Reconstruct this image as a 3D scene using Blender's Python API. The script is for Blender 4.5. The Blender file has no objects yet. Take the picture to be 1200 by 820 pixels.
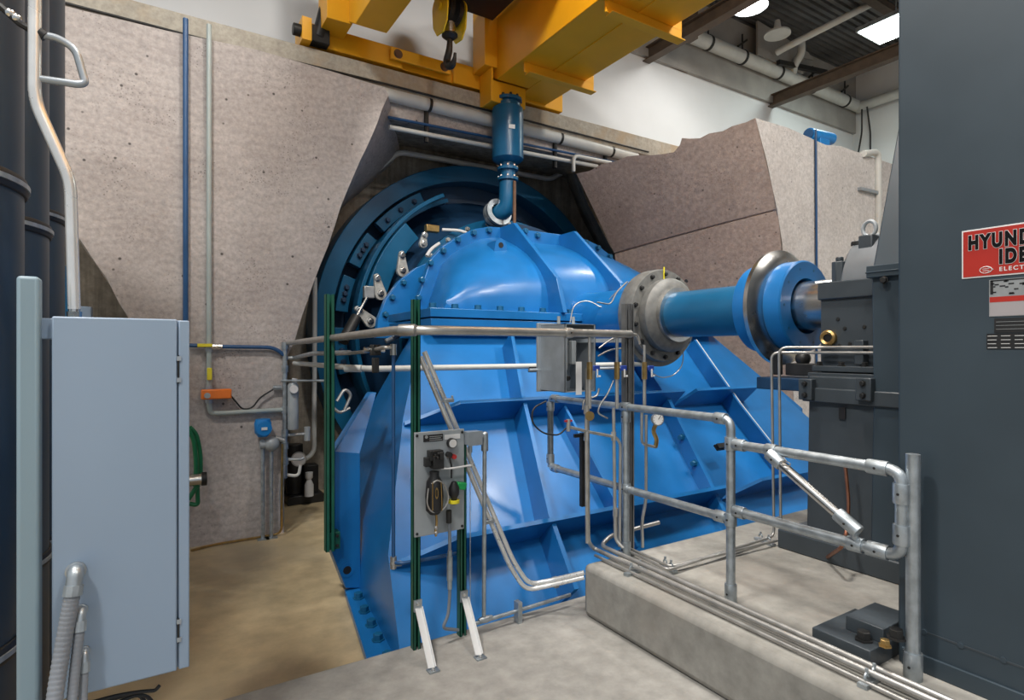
import bpy, bmesh, math, random
from mathutils import Vector, Matrix
random.seed(7)
S = bpy.context.scene
COL = S.collection
V = Vector
PI = math.pi

# ------------------------------------------------------------------ camera
TH = math.radians(32.0); FPX = 680.0; EYE = 1.83
FW = V((math.sin(TH), math.cos(TH), 0)); RT = V((math.cos(TH), -math.sin(TH), 0)); UP = V((0, 0, 1))
CAM = V((0, 0, EYE))
def ray(px, py): return FW + RT*((px-600)/FPX) + UP*((410-py)/FPX)
def PX(px, py, X): r = ray(px, py); return CAM + r*(X/r.x)
def PY(px, py, Y): r = ray(px, py); return CAM + r*(Y/r.y)
def PZ(px, py, Z): r = ray(px, py); return CAM + r*((Z-EYE)/r.z)
def PF(px, py):      # the sloping front face of the turbine casing
    r = ray(px, py); t = (3.72+.95*EYE)/(r.y-.95*r.z); return CAM + r*t
def PFO(px, py, d):  # the same plane moved outwards by d
    r = ray(px, py); t = (3.72-d*1.3793+.95*EYE)/(r.y-.95*r.z); return CAM + r*t
cd = bpy.data.cameras.new('camera'); cam = bpy.data.objects.new('camera', cd); COL.objects.link(cam)
cd.sensor_width = 36; cd.lens = FPX/1200*36; cd.clip_end = 200
cam.location = CAM; cam.rotation_euler = (PI/2, 0, -TH); S.camera = cam

# ------------------------------------------------------------------ materials
MATS = {}
def node_mat(name):
    m = bpy.data.materials.new(name); m.use_nodes = True
    nt = m.node_tree; b = nt.nodes['Principled BSDF']; MATS[name] = m
    return m, nt, b
def paint(name, col, rough=.4, metal=0., var=.08, scale=6., bump=.0, bscale=60., spec=.5, coat=0.):
    m, nt, b = node_mat(name)
    N, L = nt.nodes, nt.links
    geo = N.new('ShaderNodeNewGeometry')
    no = N.new('ShaderNodeTexNoise'); no.inputs['Scale'].default_value = scale; no.inputs['Detail'].default_value = 5
    L.new(geo.outputs['Position'], no.inputs['Vector'])
    rp = N.new('ShaderNodeValToRGB')
    a = [c*(1-var) for c in col]; z = [min(1, c*(1+var)) for c in col]
    rp.color_ramp.elements[0].position = .35; rp.color_ramp.elements[1].position = .65
    rp.color_ramp.elements[0].color = (*a, 1); rp.color_ramp.elements[1].color = (*z, 1)
    L.new(no.outputs['Fac'], rp.inputs['Fac']); L.new(rp.outputs['Color'], b.inputs['Base Color'])
    mr = N.new('ShaderNodeMapRange'); mr.inputs['To Min'].default_value = rough*.85; mr.inputs['To Max'].default_value = min(1, rough*1.15)
    L.new(no.outputs['Fac'], mr.inputs['Value']); L.new(mr.outputs['Result'], b.inputs['Roughness'])
    b.inputs['Metallic'].default_value = metal; b.inputs['Specular IOR Level'].default_value = spec
    b.inputs['Coat Weight'].default_value = coat; b.inputs['Coat Roughness'].default_value = .12
    if bump:
        n2 = N.new('ShaderNodeTexNoise'); n2.inputs['Scale'].default_value = bscale; n2.inputs['Detail'].default_value = 4
        L.new(geo.outputs['Position'], n2.inputs['Vector'])
        bp = N.new('ShaderNodeBump'); bp.inputs['Strength'].default_value = bump; bp.inputs['Distance'].default_value = .01
        L.new(n2.outputs['Fac'], bp.inputs['Height']); L.new(bp.outputs['Normal'], b.inputs['Normal'])
    return m
def concrete(name, c0, c1, rough=.85, blotch=1.2, fine=26., pits=.0, bump=.35, stain=None, arcs=0., streak=0.):
    m, nt, b = node_mat(name); N, L = nt.nodes, nt.links
    geo = N.new('ShaderNodeNewGeometry')
    def noise(sc, det, vec=None):
        n = N.new('ShaderNodeTexNoise'); n.inputs['Scale'].default_value = sc; n.inputs['Detail'].default_value = det
        n.inputs['Roughness'].default_value = .62
        L.new(vec or geo.outputs['Position'], n.inputs['Vector']); return n
    def ramp(src, p0, p1, a, z):
        r = N.new('ShaderNodeValToRGB'); e = r.color_ramp.elements
        e[0].position, e[1].position = p0, p1; e[0].color = (*a, 1); e[1].color = (*z, 1)
        L.new(src, r.inputs['Fac']); return r.outputs['Color']
    def mix(kind, f, A, B):
        x = N.new('ShaderNodeMix'); x.data_type = 'RGBA'; x.blend_type = kind
        if isinstance(f, float): x.inputs[0].default_value = f
        else: L.new(f, x.inputs[0])
        L.new(A, x.inputs[6])
        if isinstance(B, tuple): x.inputs[7].default_value = (*B, 1)
        else: L.new(B, x.inputs[7])
        return x.outputs[2]
    col = ramp(noise(blotch, 8).outputs['Fac'], .32, .68, c0, c1)
    f = ramp(noise(fine, 6).outputs['Fac'], .3, .7, (.72,)*3, (1.18,)*3)
    col = mix('MULTIPLY', .8, col, f)
    if stain:
        n = noise(blotch*.6, 6); s = ramp(n.outputs['Fac'], .5, .68, (0,)*3, (1,)*3)
        col = mix('MIX', s, col, stain)
    if arcs:
        w = N.new('ShaderNodeTexWave'); w.wave_type = 'RINGS'; w.rings_direction = 'Y'
        w.inputs['Scale'].default_value = 2.6; w.inputs['Distortion'].default_value = 9; w.inputs['Detail'].default_value = 4
        mp = N.new('ShaderNodeMapping'); mp.inputs['Location'].default_value = (-.5, 0, -9.5)
        L.new(geo.outputs['Position'], mp.inputs['Vector']); L.new(mp.outputs['Vector'], w.inputs['Vector'])
        col = mix('MULTIPLY', arcs, col, ramp(w.outputs['Fac'], .0, .5, (.72,)*3, (1.06,)*3))
    if streak:
        mp = N.new('ShaderNodeMapping'); mp.inputs['Scale'].default_value = (5, 5, .35)
        L.new(geo.outputs['Position'], mp.inputs['Vector'])
        col = mix('MULTIPLY', streak, col, ramp(noise(1.6, 6, mp.outputs['Vector']).outputs['Fac'], .35, .6, (.45,)*3, (1.05,)*3))
    if pits:
        v = N.new('ShaderNodeTexVoronoi'); v.inputs['Scale'].default_value = 5.5
        n = noise(3., 3); 
        L.new(geo.outputs['Position'], v.inputs['Vector'])
        col = mix('MULTIPLY', pits, col, ramp(v.outputs['Distance'], .05, .10, (.12,)*3, (1,)*3))
        v2 = N.new('ShaderNodeTexVoronoi'); v2.inputs['Scale'].default_value = 34
        L.new(geo.outputs['Position'], v2.inputs['Vector'])
        msk = ramp(noise(1.7, 4).outputs['Fac'], .5, .62, (0,)*3, (1,)*3)
        dk = ramp(v2.outputs['Distance'], .12, .32, (.5,)*3, (1,)*3)
        col = mix('MULTIPLY', msk, col, dk)
    L.new(col, b.inputs['Base Color'])
    b.inputs['Roughness'].default_value = rough
    bp = N.new('ShaderNodeBump'); bp.inputs['Strength'].default_value = bump; bp.inputs['Distance'].default_value = .02
    L.new(noise(fine*.8, 8).outputs['Fac'], bp.inputs['Height']); L.new(bp.outputs['Normal'], b.inputs['Normal'])
    return m
def emit(name, col, s):
    m, nt, b = node_mat(name)
    b.inputs['Base Color'].default_value = (*col, 1); b.inputs['Emission Color'].default_value = (*col, 1)
    b.inputs['Emission Strength'].default_value = s; return m

M_ROUGH = concrete('rough_concrete', (.39,.348,.332), (.54,.495,.475), .9, .8, 22, pits=.9, bump=.5, arcs=.24)
M_PINK = concrete('sawn_concrete', (.38,.30,.265), (.52,.43,.39), .9, .7, 18, pits=.7, bump=.35, arcs=.14)
M_PALE = concrete('pale_concrete', (.50,.475,.465), (.64,.62,.61), .9, .9, 24, pits=.6, bump=.4)
M_DARK = concrete('stained_concrete', (.24,.212,.172), (.42,.372,.31), .9, 1.2, 14, bump=.4, streak=.7)
M_LEDGE = concrete('ledge_concrete', (.32,.29,.24), (.46,.43,.37), .85, 2.0, 18, bump=.2, stain=(.40,.30,.19))
M_TAN = concrete('tan_floor', (.49,.38,.215), (.61,.49,.305), .36, .7, 5, bump=.03, stain=(.42,.35,.235))
M_SLAB = concrete('grey_slab', (.26,.25,.23), (.38,.365,.34), .7, .9, 9, bump=.06, stain=(.24,.22,.19))
M_PLINTH = concrete('plinth_concrete', (.26,.25,.225), (.37,.355,.325), .75, 1.1, 10, bump=.08, stain=(.30,.27,.235))
M_WHITE = paint('white_wall', (.64,.66,.68), .8, 0, .04, .8)
M_CEIL = paint('roof_deck', (.13,.13,.132), .45, .6, .3, 1.5)
M_BLUE = paint('blue_paint', (.010,.150,.42), .32, 0, .10, 2.5, .03, 40, .5, .08)
M_TEAL = paint('deep_blue_paint', (.008,.105,.225), .3, 0, .10, 3, .02, 40)
M_NAVY = paint('dark_blue_paint', (.006,.038,.095), .55, 0, .15, 4)
M_BPIPE = paint('blue_pipe_paint', (.015,.075,.20), .4, 0, .1, 5)
M_GREY = paint('generator_grey', (.036,.054,.070), .45, 0, .06, 3)
M_DGREY = paint('dark_casting_grey', (.045,.056,.066), .42, 0, .08, 5, .05, 60)
M_TANK = paint('slate_blue_paint', (.022,.036,.055), .4, 0, .08, 3)
M_CAB = paint('cabinet_grey', (.265,.35,.465), .42, 0, .02, 2)
M_POST = paint('post_grey', (.22,.31,.37), .45, 0, .03, 2)
M_GALV = paint('galvanised_steel', (.39,.43,.46), .40, .75, .18, 18, .05, 90)
M_STEEL = paint('polished_steel', (.62,.61,.59), .26, 1., .10, 6)
M_STAIN = paint('stainless_tube', (.46,.45,.43), .38, .75, .12, 12)
M_SEAL = paint('seal_grey', (.17,.17,.162), .5, .2, .15, 14, .08, 60)
M_BOX = paint('steel_box', (.36,.40,.44), .38, .45, .10, 8)
M_YEL = paint('crane_yellow', (.82,.40,.012), .4, 0, .05, 2)
M_HYEL = paint('hook_yellow', (.72,.58,.02), .4, 0, .06, 4)
M_BLACK = paint('black_rubber', (.012,.012,.013), .5, 0, .2, 8)
M_INK = paint('sign_ink', (.004,.004,.005), .6, 0, .02, 8, spec=.15)
M_IRON = paint('black_iron', (.03,.03,.03), .45, .4, .2, 8)
M_PGREY = paint('pale_grey_pipe', (.36,.41,.40), .45, 0, .06, 6)
M_STRUT = paint('strut_grey', (.20,.205,.21), .42, .5, .1, 10)
M_WPIPE = paint('white_pipe', (.55,.56,.54), .45, 0, .05, 5)
M_GREEN = paint('green_strut', (.008,.095,.06), .45, 0, .12, 8)
M_GHOSE = paint('green_hose', (.01,.15,.06), .4, 0, .1, 8)
M_ORANGE = paint('orange_plastic', (.80,.19,.02), .4, 0, .05, 8)
M_YPLAS = paint('yellow_plastic', (.75,.65,.03), .4, 0, .05, 8)
M_RED = paint('sign_red', (.42,.022,.012), .4, 0, .03, 4)
M_BRASS = paint('brass', (.42,.28,.11), .35, .9, .15, 20)
M_COPPER = paint('copper', (.30,.13,.08), .4, .8, .15, 20)
M_RUST = paint('rusty_steel', (.16,.085,.05), .7, .3, .25, 12)
M_BROWN = paint('brown_beam', (.085,.062,.045), .7, .0, .2, 6)
M_LABEL = paint('white_label', (.70,.70,.70), .5, 0, .02, 5)
M_PLATE = paint('aluminium_plate', (.40,.41,.41), .4, .6, .1, 12)
M_PANEL = paint('panel_grey', (.33,.36,.38), .45, .1, .06, 8)
M_FLEX = paint('flex_conduit', (.20,.22,.25), .45, 0, .04, 8)
M_POL = paint('polished_conduit', (.74,.74,.73), .28, .55, .08, 8)
M_CAP = paint('cap_grey', (.15,.165,.18), .4, .2, .06, 6)
M_PALEP = paint('plate_pale', (.36,.33,.34), .5, 0, .03, 6)
M_VBLUE = paint('handle_blue', (.02,.05,.28), .4, 0, .05, 8)
M_TXB = paint('transmitter_blue', (.01,.20,.55), .35, 0, .05, 8)
M_VGREEN = paint('valve_green', (.01,.32,.08), .4, 0, .05, 8)
M_REDK = paint('red_knob', (.45,.03,.03), .4, 0, .05, 8)
M_LAMP = emit('lamp_glow', (1, .97, .90), 26)
M_LAMP2 = emit('lamp_cool_glow', (.85, 1, .92), 14)

# ------------------------------------------------------------------ geometry
def fillet(pts, r, seg=6):
    pts = [V(p) for p in pts]
    if r <= 0 or len(pts) < 3: return pts
    o = [pts[0]]
    for i in range(1, len(pts)-1):
        p, a, b = pts[i], pts[i-1], pts[i+1]
        da, db = (a-p), (b-p); la, lb = da.length, db.length
        if la < 1e-6 or lb < 1e-6: continue
        q = min(r, la*.48, lb*.48)
        A, B = p+da/la*q, p+db/lb*q
        for k in range(seg+1):
            t = k/seg; o.append(A*(1-t)**2 + p*2*t*(1-t) + B*t*t)
    o.append(pts[-1]); return o
def frame(d):
    d = d.normalized(); a = V((0,0,1)) if abs(d.z) < .9 else V((1,0,0))
    x = a.cross(d).normalized(); return x, d.cross(x)
class G:
    def __init__(s): s.b = bmesh.new()
    def face(s, vs):
        try: return s.b.faces.new(vs)
        except ValueError: return None
    def poly(s, pts): return s.face([s.b.verts.new(p) for p in pts])
    def box(s, x0, x1, y0, y1, z0, z1):
        v = [s.b.verts.new((x, y, z)) for x in (x0, x1) for y in (y0, y1) for z in (z0, z1)]
        for f in ((0,1,3,2),(4,6,7,5),(0,4,5,1),(2,3,7,6),(0,2,6,4),(1,5,7,3)): s.face([v[i] for i in f])
        return s
    def obox(s, c, ax, ay, az):      # centre and three half-axis vectors
        c, ax, ay, az = V(c), V(ax), V(ay), V(az)
        v = [s.b.verts.new(c+ax*i+ay*j+az*k) for i in (-1,1) for j in (-1,1) for k in (-1,1)]
        for f in ((0,1,3,2),(4,6,7,5),(0,4,5,1),(2,3,7,6),(0,2,6,4),(1,5,7,3)): s.face([v[i] for i in f])
        return s
    def bar(s, p, q, w, h, up=(0,0,1)):
        p, q = V(p), V(q); d = (q-p); L = d.length; d.normalize(); up = V(up)
        x = d.cross(up); 
        if x.length < 1e-4: x = d.cross(V((1,0,0)))
        x.normalize(); y = x.cross(d)
        return s.obox((p+q)/2, x*w/2, d*L/2, y*h/2)
    def rings(s, secs, closed=True, caps=True):
        rs = [[s.b.verts.new(p) for p in sec] for sec in secs]
        for a, c in zip(rs, rs[1:]):
            n = len(a)
            for i in range(n if closed else n-1): s.face([a[i], a[(i+1) % n], c[(i+1) % n], c[i]])
        if caps: s.face(rs[0][::-1]); s.face(rs[-1])
        return s
    def tube(s, pts, r, n=10, bend=0., caps=True):
        pts = fillet(pts, bend); m = len(pts); secs = []
        x, y = frame(pts[1]-pts[0]); 
        for i, p in enumerate(pts):
            d = (pts[min(i+1, m-1)]-pts[max(i-1, 0)]).normalized()
            x = (x-d*x.dot(d)).normalized(); y = d.cross(x)
            rr = r[i] if isinstance(r, list) else r
            secs.append([p+x*rr*math.cos(2*PI*k/n)+y*rr*math.sin(2*PI*k/n) for k in range(n)])
        return s.rings(secs, True, caps)
    def cyl(s, p, q, r, n=20, r1=None):
        return s.lathe([(0,0),(r,0),(r1 if r1 is not None else r,1),(0,1)], p, V(q)-V(p), n, True)
    def lathe(s, prof, o, axis, n=28, unit=False, a0=0., a1=2*PI):
        o, axis = V(o), V(axis); L = axis.length if unit else 1.; d = axis.normalized(); x, y = frame(d)
        full = abs(a1-a0-2*PI) < 1e-6; cols = []
        m = n if full else n+1
        for k in range(m):
            a = a0+(a1-a0)*k/n; e = x*math.cos(a)+y*math.sin(a)
            cols.append([o+d*h*L+e*r for r, h in prof])
        vs = [[None]*len(prof) for _ in cols]
        for j, (r, h) in enumerate(prof):
            if abs(r) < 1e-7:
                w = s.b.verts.new(o+d*h*L)
                for k in range(m): vs[k][j] = w
            else:
                for k in range(m): vs[k][j] = s.b.verts.new(cols[k][j])
        for k in range(n):
            A, B = vs[k], vs[(k+1) % m] if full else vs[k+1]
            for j in range(len(prof)-1):
                q = []
                for w in (A[j], B[j], B[j+1], A[j+1]):
                    if w not in q: q.append(w)
                if len(q) >= 3: s.face(q)
        return s
    def ringpart(s, o, axis, r0, r1, h, n=40, a0=0., a1=2*PI):   # annulus plate (closed arc)
        o, axis = V(o), V(axis).normalized()
        p = [(r0,0),(r1,0),(r1,h),(r0,h),(r0,0)]
        s.lathe(p, o, axis, n, False, a0, a1)
        if abs(a1-a0-2*PI) > 1e-6:
            x, y = frame(axis)
            for a in (a0, a1):
                e = x*math.cos(a)+y*math.sin(a)
                s.poly([o+e*r+axis*hh for r, hh in p[:4]])
        return s
    def prism(s, pts, ext):         # planar polygon swept by a vector
        ext = V(ext); a = [V(p) for p in pts]
        return s.rings([a, [p+ext for p in a]])
    def hexbolt(s, p, d, r, h, n=6): return s.cyl(p, V(p)+V(d).normalized()*h, r, n)
    def ball(s, c, r, n=12, m=8, sc=(1,1,1)):
        c = V(c); prof = [(r*math.sin(PI*j/m), -r*math.cos(PI*j/m)) for j in range(m+1)]
        prof[0] = (0, -r); prof[-1] = (0, r)
        b0 = len(s.b.verts); s.lathe(prof, c, (0,0,1), n)
        s.b.verts.ensure_lookup_table()
        for v in s.b.verts[b0:]: v.co = c+V(((v.co-c).x*sc[0], (v.co-c).y*sc[1], (v.co-c).z*sc[2]))
        return s
    def out(s, name, mat, parent=None, smooth=35, bevel=0., seg=2):
        bm = s.b; bmesh.ops.remove_doubles(bm, verts=bm.verts, dist=1e-6)
        bmesh.ops.recalc_face_normals(bm, faces=bm.faces)
        lo = V([min(v.co[i] for v in bm.verts) for i in range(3)]); hi = V([max(v.co[i] for v in bm.verts) for i in range(3)])
        o = V(((lo.x+hi.x)/2, (lo.y+hi.y)/2, lo.z))
        for v in bm.verts: v.co -= o
        me = bpy.data.meshes.new(name); bm.to_mesh(me); bm.free()
        me.materials.append(mat)
        if smooth:
            me.shade_smooth(); me.set_sharp_from_angle(angle=math.radians(smooth))
        ob = bpy.data.objects.new(name, me); COL.objects.link(ob)
        if parent is not None:
            ob.parent = parent; ob.location = o - wloc(parent)
        else: ob.location = o
        if bevel:
            md = ob.modifiers.new('bevel', 'BEVEL'); md.width = bevel; md.segments = seg; md.limit_method = 'ANGLE'; md.angle_limit = math.radians(40)
        return ob
def wloc(o):
    l = o.location.copy()
    while o.parent: o = o.parent; l += o.location
    return l
def tag(o, label, cat, group=None):
    o['label'] = label; o['category'] = cat
    if group: o['group'] = group
    return o
def thing(name, label, cat, loc, group=None):
    o = bpy.data.objects.new(name, None); o.empty_display_size = .1; COL.objects.link(o); o.location = loc
    return tag(o, label, cat, group)
def struct(g, name, mat, smooth=30, bevel=0.):
    o = g.out(name, mat, None, smooth, bevel); o['kind'] = 'structure'; return o
def one(g, name, label, cat, mat, group=None, **k): return tag(g.out(name, mat, None, **k), label, cat, group)
BM = {}
def bolts(parent, spots, r, h, mat, name='bolt', n=6):
    """spots: list of (point, direction); every bolt is an object of its own sharing one mesh"""
    key = (r, h, mat.name, n)
    if key not in BM:
        g = G(); g.lathe([(0,0),(r*1.35,0),(r*1.35,h*.2),(r,h*.2),(r,h*.95),(r*.85,h),(0,h)], (0,0,0), (0,0,1), n)
        me = bpy.data.meshes.new(name); bmesh.ops.recalc_face_normals(g.b, faces=g.b.faces); g.b.to_mesh(me); g.b.free(); me.materials.append(mat); BM[key] = me
    for p, d in spots:
        o = bpy.data.objects.new(name, BM[key]); COL.objects.link(o)
        o.rotation_mode = 'QUATERNION'; o.rotation_quaternion = V(d).to_track_quat('Z', 'Y')
        o.parent = parent; o.location = V(p)-wloc(parent)
def text(parent, body, size, loc, right, up, mat, off=0., ext=.0006, name='lettering', align='LEFT', sx=1.):
    c = bpy.data.curves.new('lettering', 'FONT'); c.body = body; c.size = size; c.offset = off; c.extrude = ext; c.align_x = align; c.space_character = 1.3
    tmp = bpy.data.objects.new('lettering_curve', c); COL.objects.link(tmp)
    bpy.context.view_layer.update()
    me = bpy.data.meshes.new_from_object(tmp.evaluated_get(bpy.context.evaluated_depsgraph_get()))
    bpy.data.objects.remove(tmp); bpy.data.curves.remove(c)
    right, up = V(right).normalized(), V(up).normalized(); nn = right.cross(up)
    for v in me.vertices: v.co = right*v.co.x*sx + up*v.co.y + nn*v.co.z
    me.materials.clear(); me.materials.append(mat); me.name = name
    o = bpy.data.objects.new(name, me); COL.objects.link(o); o.parent = parent; o.location = V(loc)-wloc(parent); return o
def P(*pts): return [V(p) for p in pts]
# ================================================================== SETTING
ZF = -.27; XA = 4.7; ZA = 2.2
g = G(); g.box(-14, 17, -14, 10, ZF-.3, ZF); struct(g, 'floor', M_TAN)
g = G(); g.box(-.9, 9, -6, 3.39, ZF, 0); struct(g, 'walkway_slab', M_SLAB, bevel=.015)
g = G(); g.box(2.54, 9, -6, 3.14, 0.0, .36); struct(g, 'machine_plinth', M_PLINTH, bevel=.04)
# inner wall behind the runner ring
g = G(); g.box(-7, 13, 8.9, 9.3, ZF, 5.3); struct(g, 'wall_back', M_DARK)
# left pier of the cut concrete front wall
def jag(pts, n, amp):
    o = []
    for i in range(len(pts)-1):
        a, b = V(pts[i]), V(pts[i+1])
        for k in range(n):
            p = a.lerp(b, k/n)
            if k: p = p+V((random.uniform(-amp, amp), random.uniform(-amp, amp)))
            o.append(p)
    o.append(V(pts[-1])); return o
def Yxz(px, py, Y): p = PY(px, py, Y); return (p.x, p.z)
YP = 7.05
right = [(Yxz(333, 430, YP)[0], ZF), Yxz(333, 430, YP), Yxz(345, 400, YP), Yxz(365, 338, YP), Yxz(400, 240, YP), Yxz(430, 172, YP), Yxz(455, 112, YP), Yxz(452, 103, YP)]
left = [(-3.0, 5.17), (-1.6, 4.6), Yxz(62, 230, YP), Yxz(80, 262, YP), Yxz(115, 312, YP), Yxz(150, 371, YP), (.0, 1.4), (.02, ZF)]
fr = jag(right, 4, .012)
top = [V(p) for p in (Yxz(440, 99, YP), Yxz(390, 84, YP), Yxz(300, 58, YP), Yxz(200, 37, YP), Yxz(100, 13, YP), (-2, 5.18))]
fl = jag(left, 4, .012)
shift = lambda p: .02 + max(0, min(1, (p.y-3.4)/1.5))*.85
outline = fr + top + fl
back = [V((p.x+(shift(p) if i < len(fr) else 0), p.y)) for i, p in enumerate(outline)]
g = G(); g.rings([[V((p.x, YP, p.y)) for p in outline], [V((p.x, 8.9, p.y)) for p in back]])
struct(g, 'wall_left', M_ROUGH, 20)
# recessed upper wall with the soffit over the ring
g = G(); g.box(1.6, 12.6, 7.40, 7.5, 4.93, 5.20); struct(g, 'wall_upper', M_ROUGH)
g = G(); g.prism([(1.6, 7.41, 4.93), (1.6, 7.5, 5.19), (1.6, 8.9, 5.3), (1.6, 8.9, 5.13)], (11, 0, 0)); struct(g, 'soffit', M_DARK)
# crane ledge beam
g = G(); g.box(-7, 15.7, 7.27, 8.25, 5.20, 5.50); struct(g, 'trim_1', M_LEDGE, bevel=.01)
# right block with its sawn splay and broken top edge
TP = [(0, 5.17), (.05, 5.13), (.12, 5.10), (.17, 5.05), (.24, 5.04), (.29, 4.99), (.34, 5.0), (.38, 5.02), (.40, 4.93), (.44, 4.84), (.5, 4.83), (.56, 4.83), (.62, 4.85), (.69, 4.85), (.76, 4.80), (.84, 4.78), (.92, 4.70), (1, 4.68)]
def lin(z, tab):
    for (z0, v0), (z1, v1) in zip(tab, tab[1:]):
        if z >= z1: return v0+(v1-v0)*(z-z0)/(z1-z0)
    return tab[-1][1]
SA = [(5.3, 7.35), (3.92, 7.93), (3.44, 8.03), (ZF, 8.5)]; SB = [(5.3, 5.6), (4.68, 5.85), (3.46, 6.67), (ZF, 7.25)]
def splay(t, z): a, b = lin(z, SA), lin(z, SB); return V((a+(b-a)*t, 5.23+2.17*t, z))
zg = lambda t: 3.92-.46*t
g = G()
def strip(rows):
    vs = [[g.b.verts.new(p) for p in r] for r in rows]
    for a, c in zip(vs, vs[1:]):
        for i in range(len(a)-1): g.face([a[i], a[i+1], c[i+1], c[i]])
strip([[splay(t, z), splay(t, z*.66+zg(t)*.34), splay(t, z*.33+zg(t)*.67), splay(t, zg(t)+.016)] for t, z in TP])
strip([[splay(t, zg(t)-.016), splay(t, 2.9), splay(t, 1.5), splay(t, ZF)] for t, z in TP])
strip([[splay(t, zg(t)+.016), splay(t, zg(t))+V((.03, .02, 0)), splay(t, zg(t)-.016)] for t, z in TP])      # the saw groove
strip([[V((13, 5.23+2.17*t, 5.0)), splay(t, z)] for t, z in TP])
struct(g, 'wall_right', M_PINK, 20)
g = G()
zs = [5.17, 4.6, 3.92, 3.44, 2.6, 1.5, ZF]
jx = [0, .02, -.015, .012, -.02, .01, 0]
g.rings([[splay(0, z)+V((jx[i], -.001, 0)) for i, z in enumerate(zs)] + P((13, 5.229, ZF), (13, 5.229, 5.17), (9.6, 5.229, 5.18), (9.2, 5.229, 5.12), (8.2, 5.229, 5.19)),
         [splay(0, z)+V((jx[i], .10, 0)) for i, z in enumerate(zs)] + P((13, 5.33, ZF), (13, 5.33, 5.17), (9.6, 5.33, 5.18), (9.2, 5.33, 5.12), (8.2, 5.33, 5.19))])
struct(g, 'wall_right_face', M_PALE, 20)
g = G()
strip([[V(a), V(b)] for a, b in (((5.85, 7.4, 4.68), (6.75, 8.9, 5.2)), ((6.12, 7.42, 4.2), (7.15, 8.9, 4.45)), ((6.67, 7.4, 3.44), (7.62, 8.9, 3.8)), ((6.95, 7.4, 1.5), (8.0, 8.9, 1.6)), ((7.25, 7.4, ZF), (8.3, 8.9, ZF)))])
struct(g, 'wall_right_return', M_DARK, 60)
# old drill holes in the splay
def splay_at(px, py):
    lo, hi = 0., 1.
    for _ in range(40):
        t = (lo+hi)/2; q = PY(px, py, 5.23+2.17*t)
        if q.x > splay(t, q.z).x: lo, hi = (t, hi)
        else: lo, hi = (lo, t)
    return PY(px, py, 5.23+2.17*lo)
DN = V((-.84, -.54, 0))
g = G()
for px, py, r in ((849, 191, .028), (856, 189, .028), (863, 189, .03), (839, 213, .016), (845, 226, .018), (854, 236, .014), (853, 262, .016), (857, 271, .02), (860, 288, .018), (862, 294, .018), (863, 311, .018), (804, 329, .02)):
    q = splay_at(px, py); g.cyl(q+DN*.02, q-DN*.05, r, 12)
struct(g, 'drill_holes', M_BLACK)
# white wall above the ledge, end wall, roof
g = G(); g.box(-7, 16, 8.2, 8.6, 5.5, 9.4); struct(g, 'wall_far', M_WHITE)
g = G(); g.box(15.7, 16, -6, 8.6, ZF, 9.4); struct(g, 'wall_end', M_WHITE)
g = G(); 
prof = []; y = -6.0
while y < 8.3:
    prof += [(y, 9.0), (y+.075, 9.0), (y+.095, 9.045), (y+.13, 9.045)]; y += .15
strip([[V((-7, a, b)) for a, b in prof], [V((16, a, b)) for a, b in prof]]); struct(g, 'ceiling', M_CEIL, 0)
M_FASC = paint('fascia_grey', (.30,.29,.275), .8, 0, .12, 2.0)
g = G(); g.prism([(6, 8.12, 7.5), (6, 8.12, 9.0), (16, 8.12, 9.0), (16, 8.12, 7.5)], (0, .08, 0)); struct(g, 'trim_2', M_FASC)
g = G()      # broken upper panels hanging under the deck
g.prism(P((11.2, 7.85, 8.25), (12.9, 7.85, 8.25), (12.9, 7.85, 8.62), (13.3, 7.85, 8.68), (13.1, 7.85, 8.8), (11.2, 7.85, 8.98)), (0, .05, 0))
struct(g, 'trim_3', M_FASC)
# brown roof beams
for i, (bx, nm) in enumerate(((8.2, 'nearer the yellow crane'), (12.15, 'nearer the end wall'))):
    g = G(); 
    for (x0, x1, z0, z1) in ((-.09, .09, 7.42, 7.44), (-.012, .012, 7.44, 7.66), (-.09, .09, 7.66, 7.68)):
        g.box(bx+x0, bx+x1, -5, 8.2, z0, z1)
    o = struct(g, 'roof_beam', M_BROWN)
g = G(); g.box(8.5, 8.75, 7.4, 7.6, 7.68, 9.0); g.bar((8.6, 7.5, 8.3), (9.0, 8.1, 8.0), .1, .1); struct(g, 'roof_column', M_BROWN)
for yy in (3.2, 6.1):
    g = G(); g.box(-5, 15.7, yy-.09, yy+.09, 8.86, 8.99); struct(g, 'roof_joist', M_BROWN)
# ================================================================== TURBINE CASING
cas = thing('turbine_casing', 'huge bright blue ribbed steel turbine casing bolted down in front of the round wall ring', 'turbine', (XA, 5, ZF))
def mir(p): return V((2*XA-p.x, p.y, p.z))
# lower bell: sections front-left, mid-left, back-left (mirrored)
SEC = [(ZF, (1.36, 3.47), (1.53, 4.95), (1.9, 6.8)), (.344, (1.47, 4.05), (1.57, 4.95), (1.95, 6.8)), (1.237, (1.92, 4.9), (1.97, 5.2), (2.3, 6.8)), (2.07, (2.44, 5.68), (2.5, 5.9), (2.8, 6.8))]
g = G()
g.rings([[V((x, y, z)) for x, y in (c, b, a)][:] + [V((2*XA-x, y, z)) for x, y in (a, b, c)] for z, a, b, c in SEC])
g.out('lower_casing', M_BLUE, cas, 20)
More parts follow.
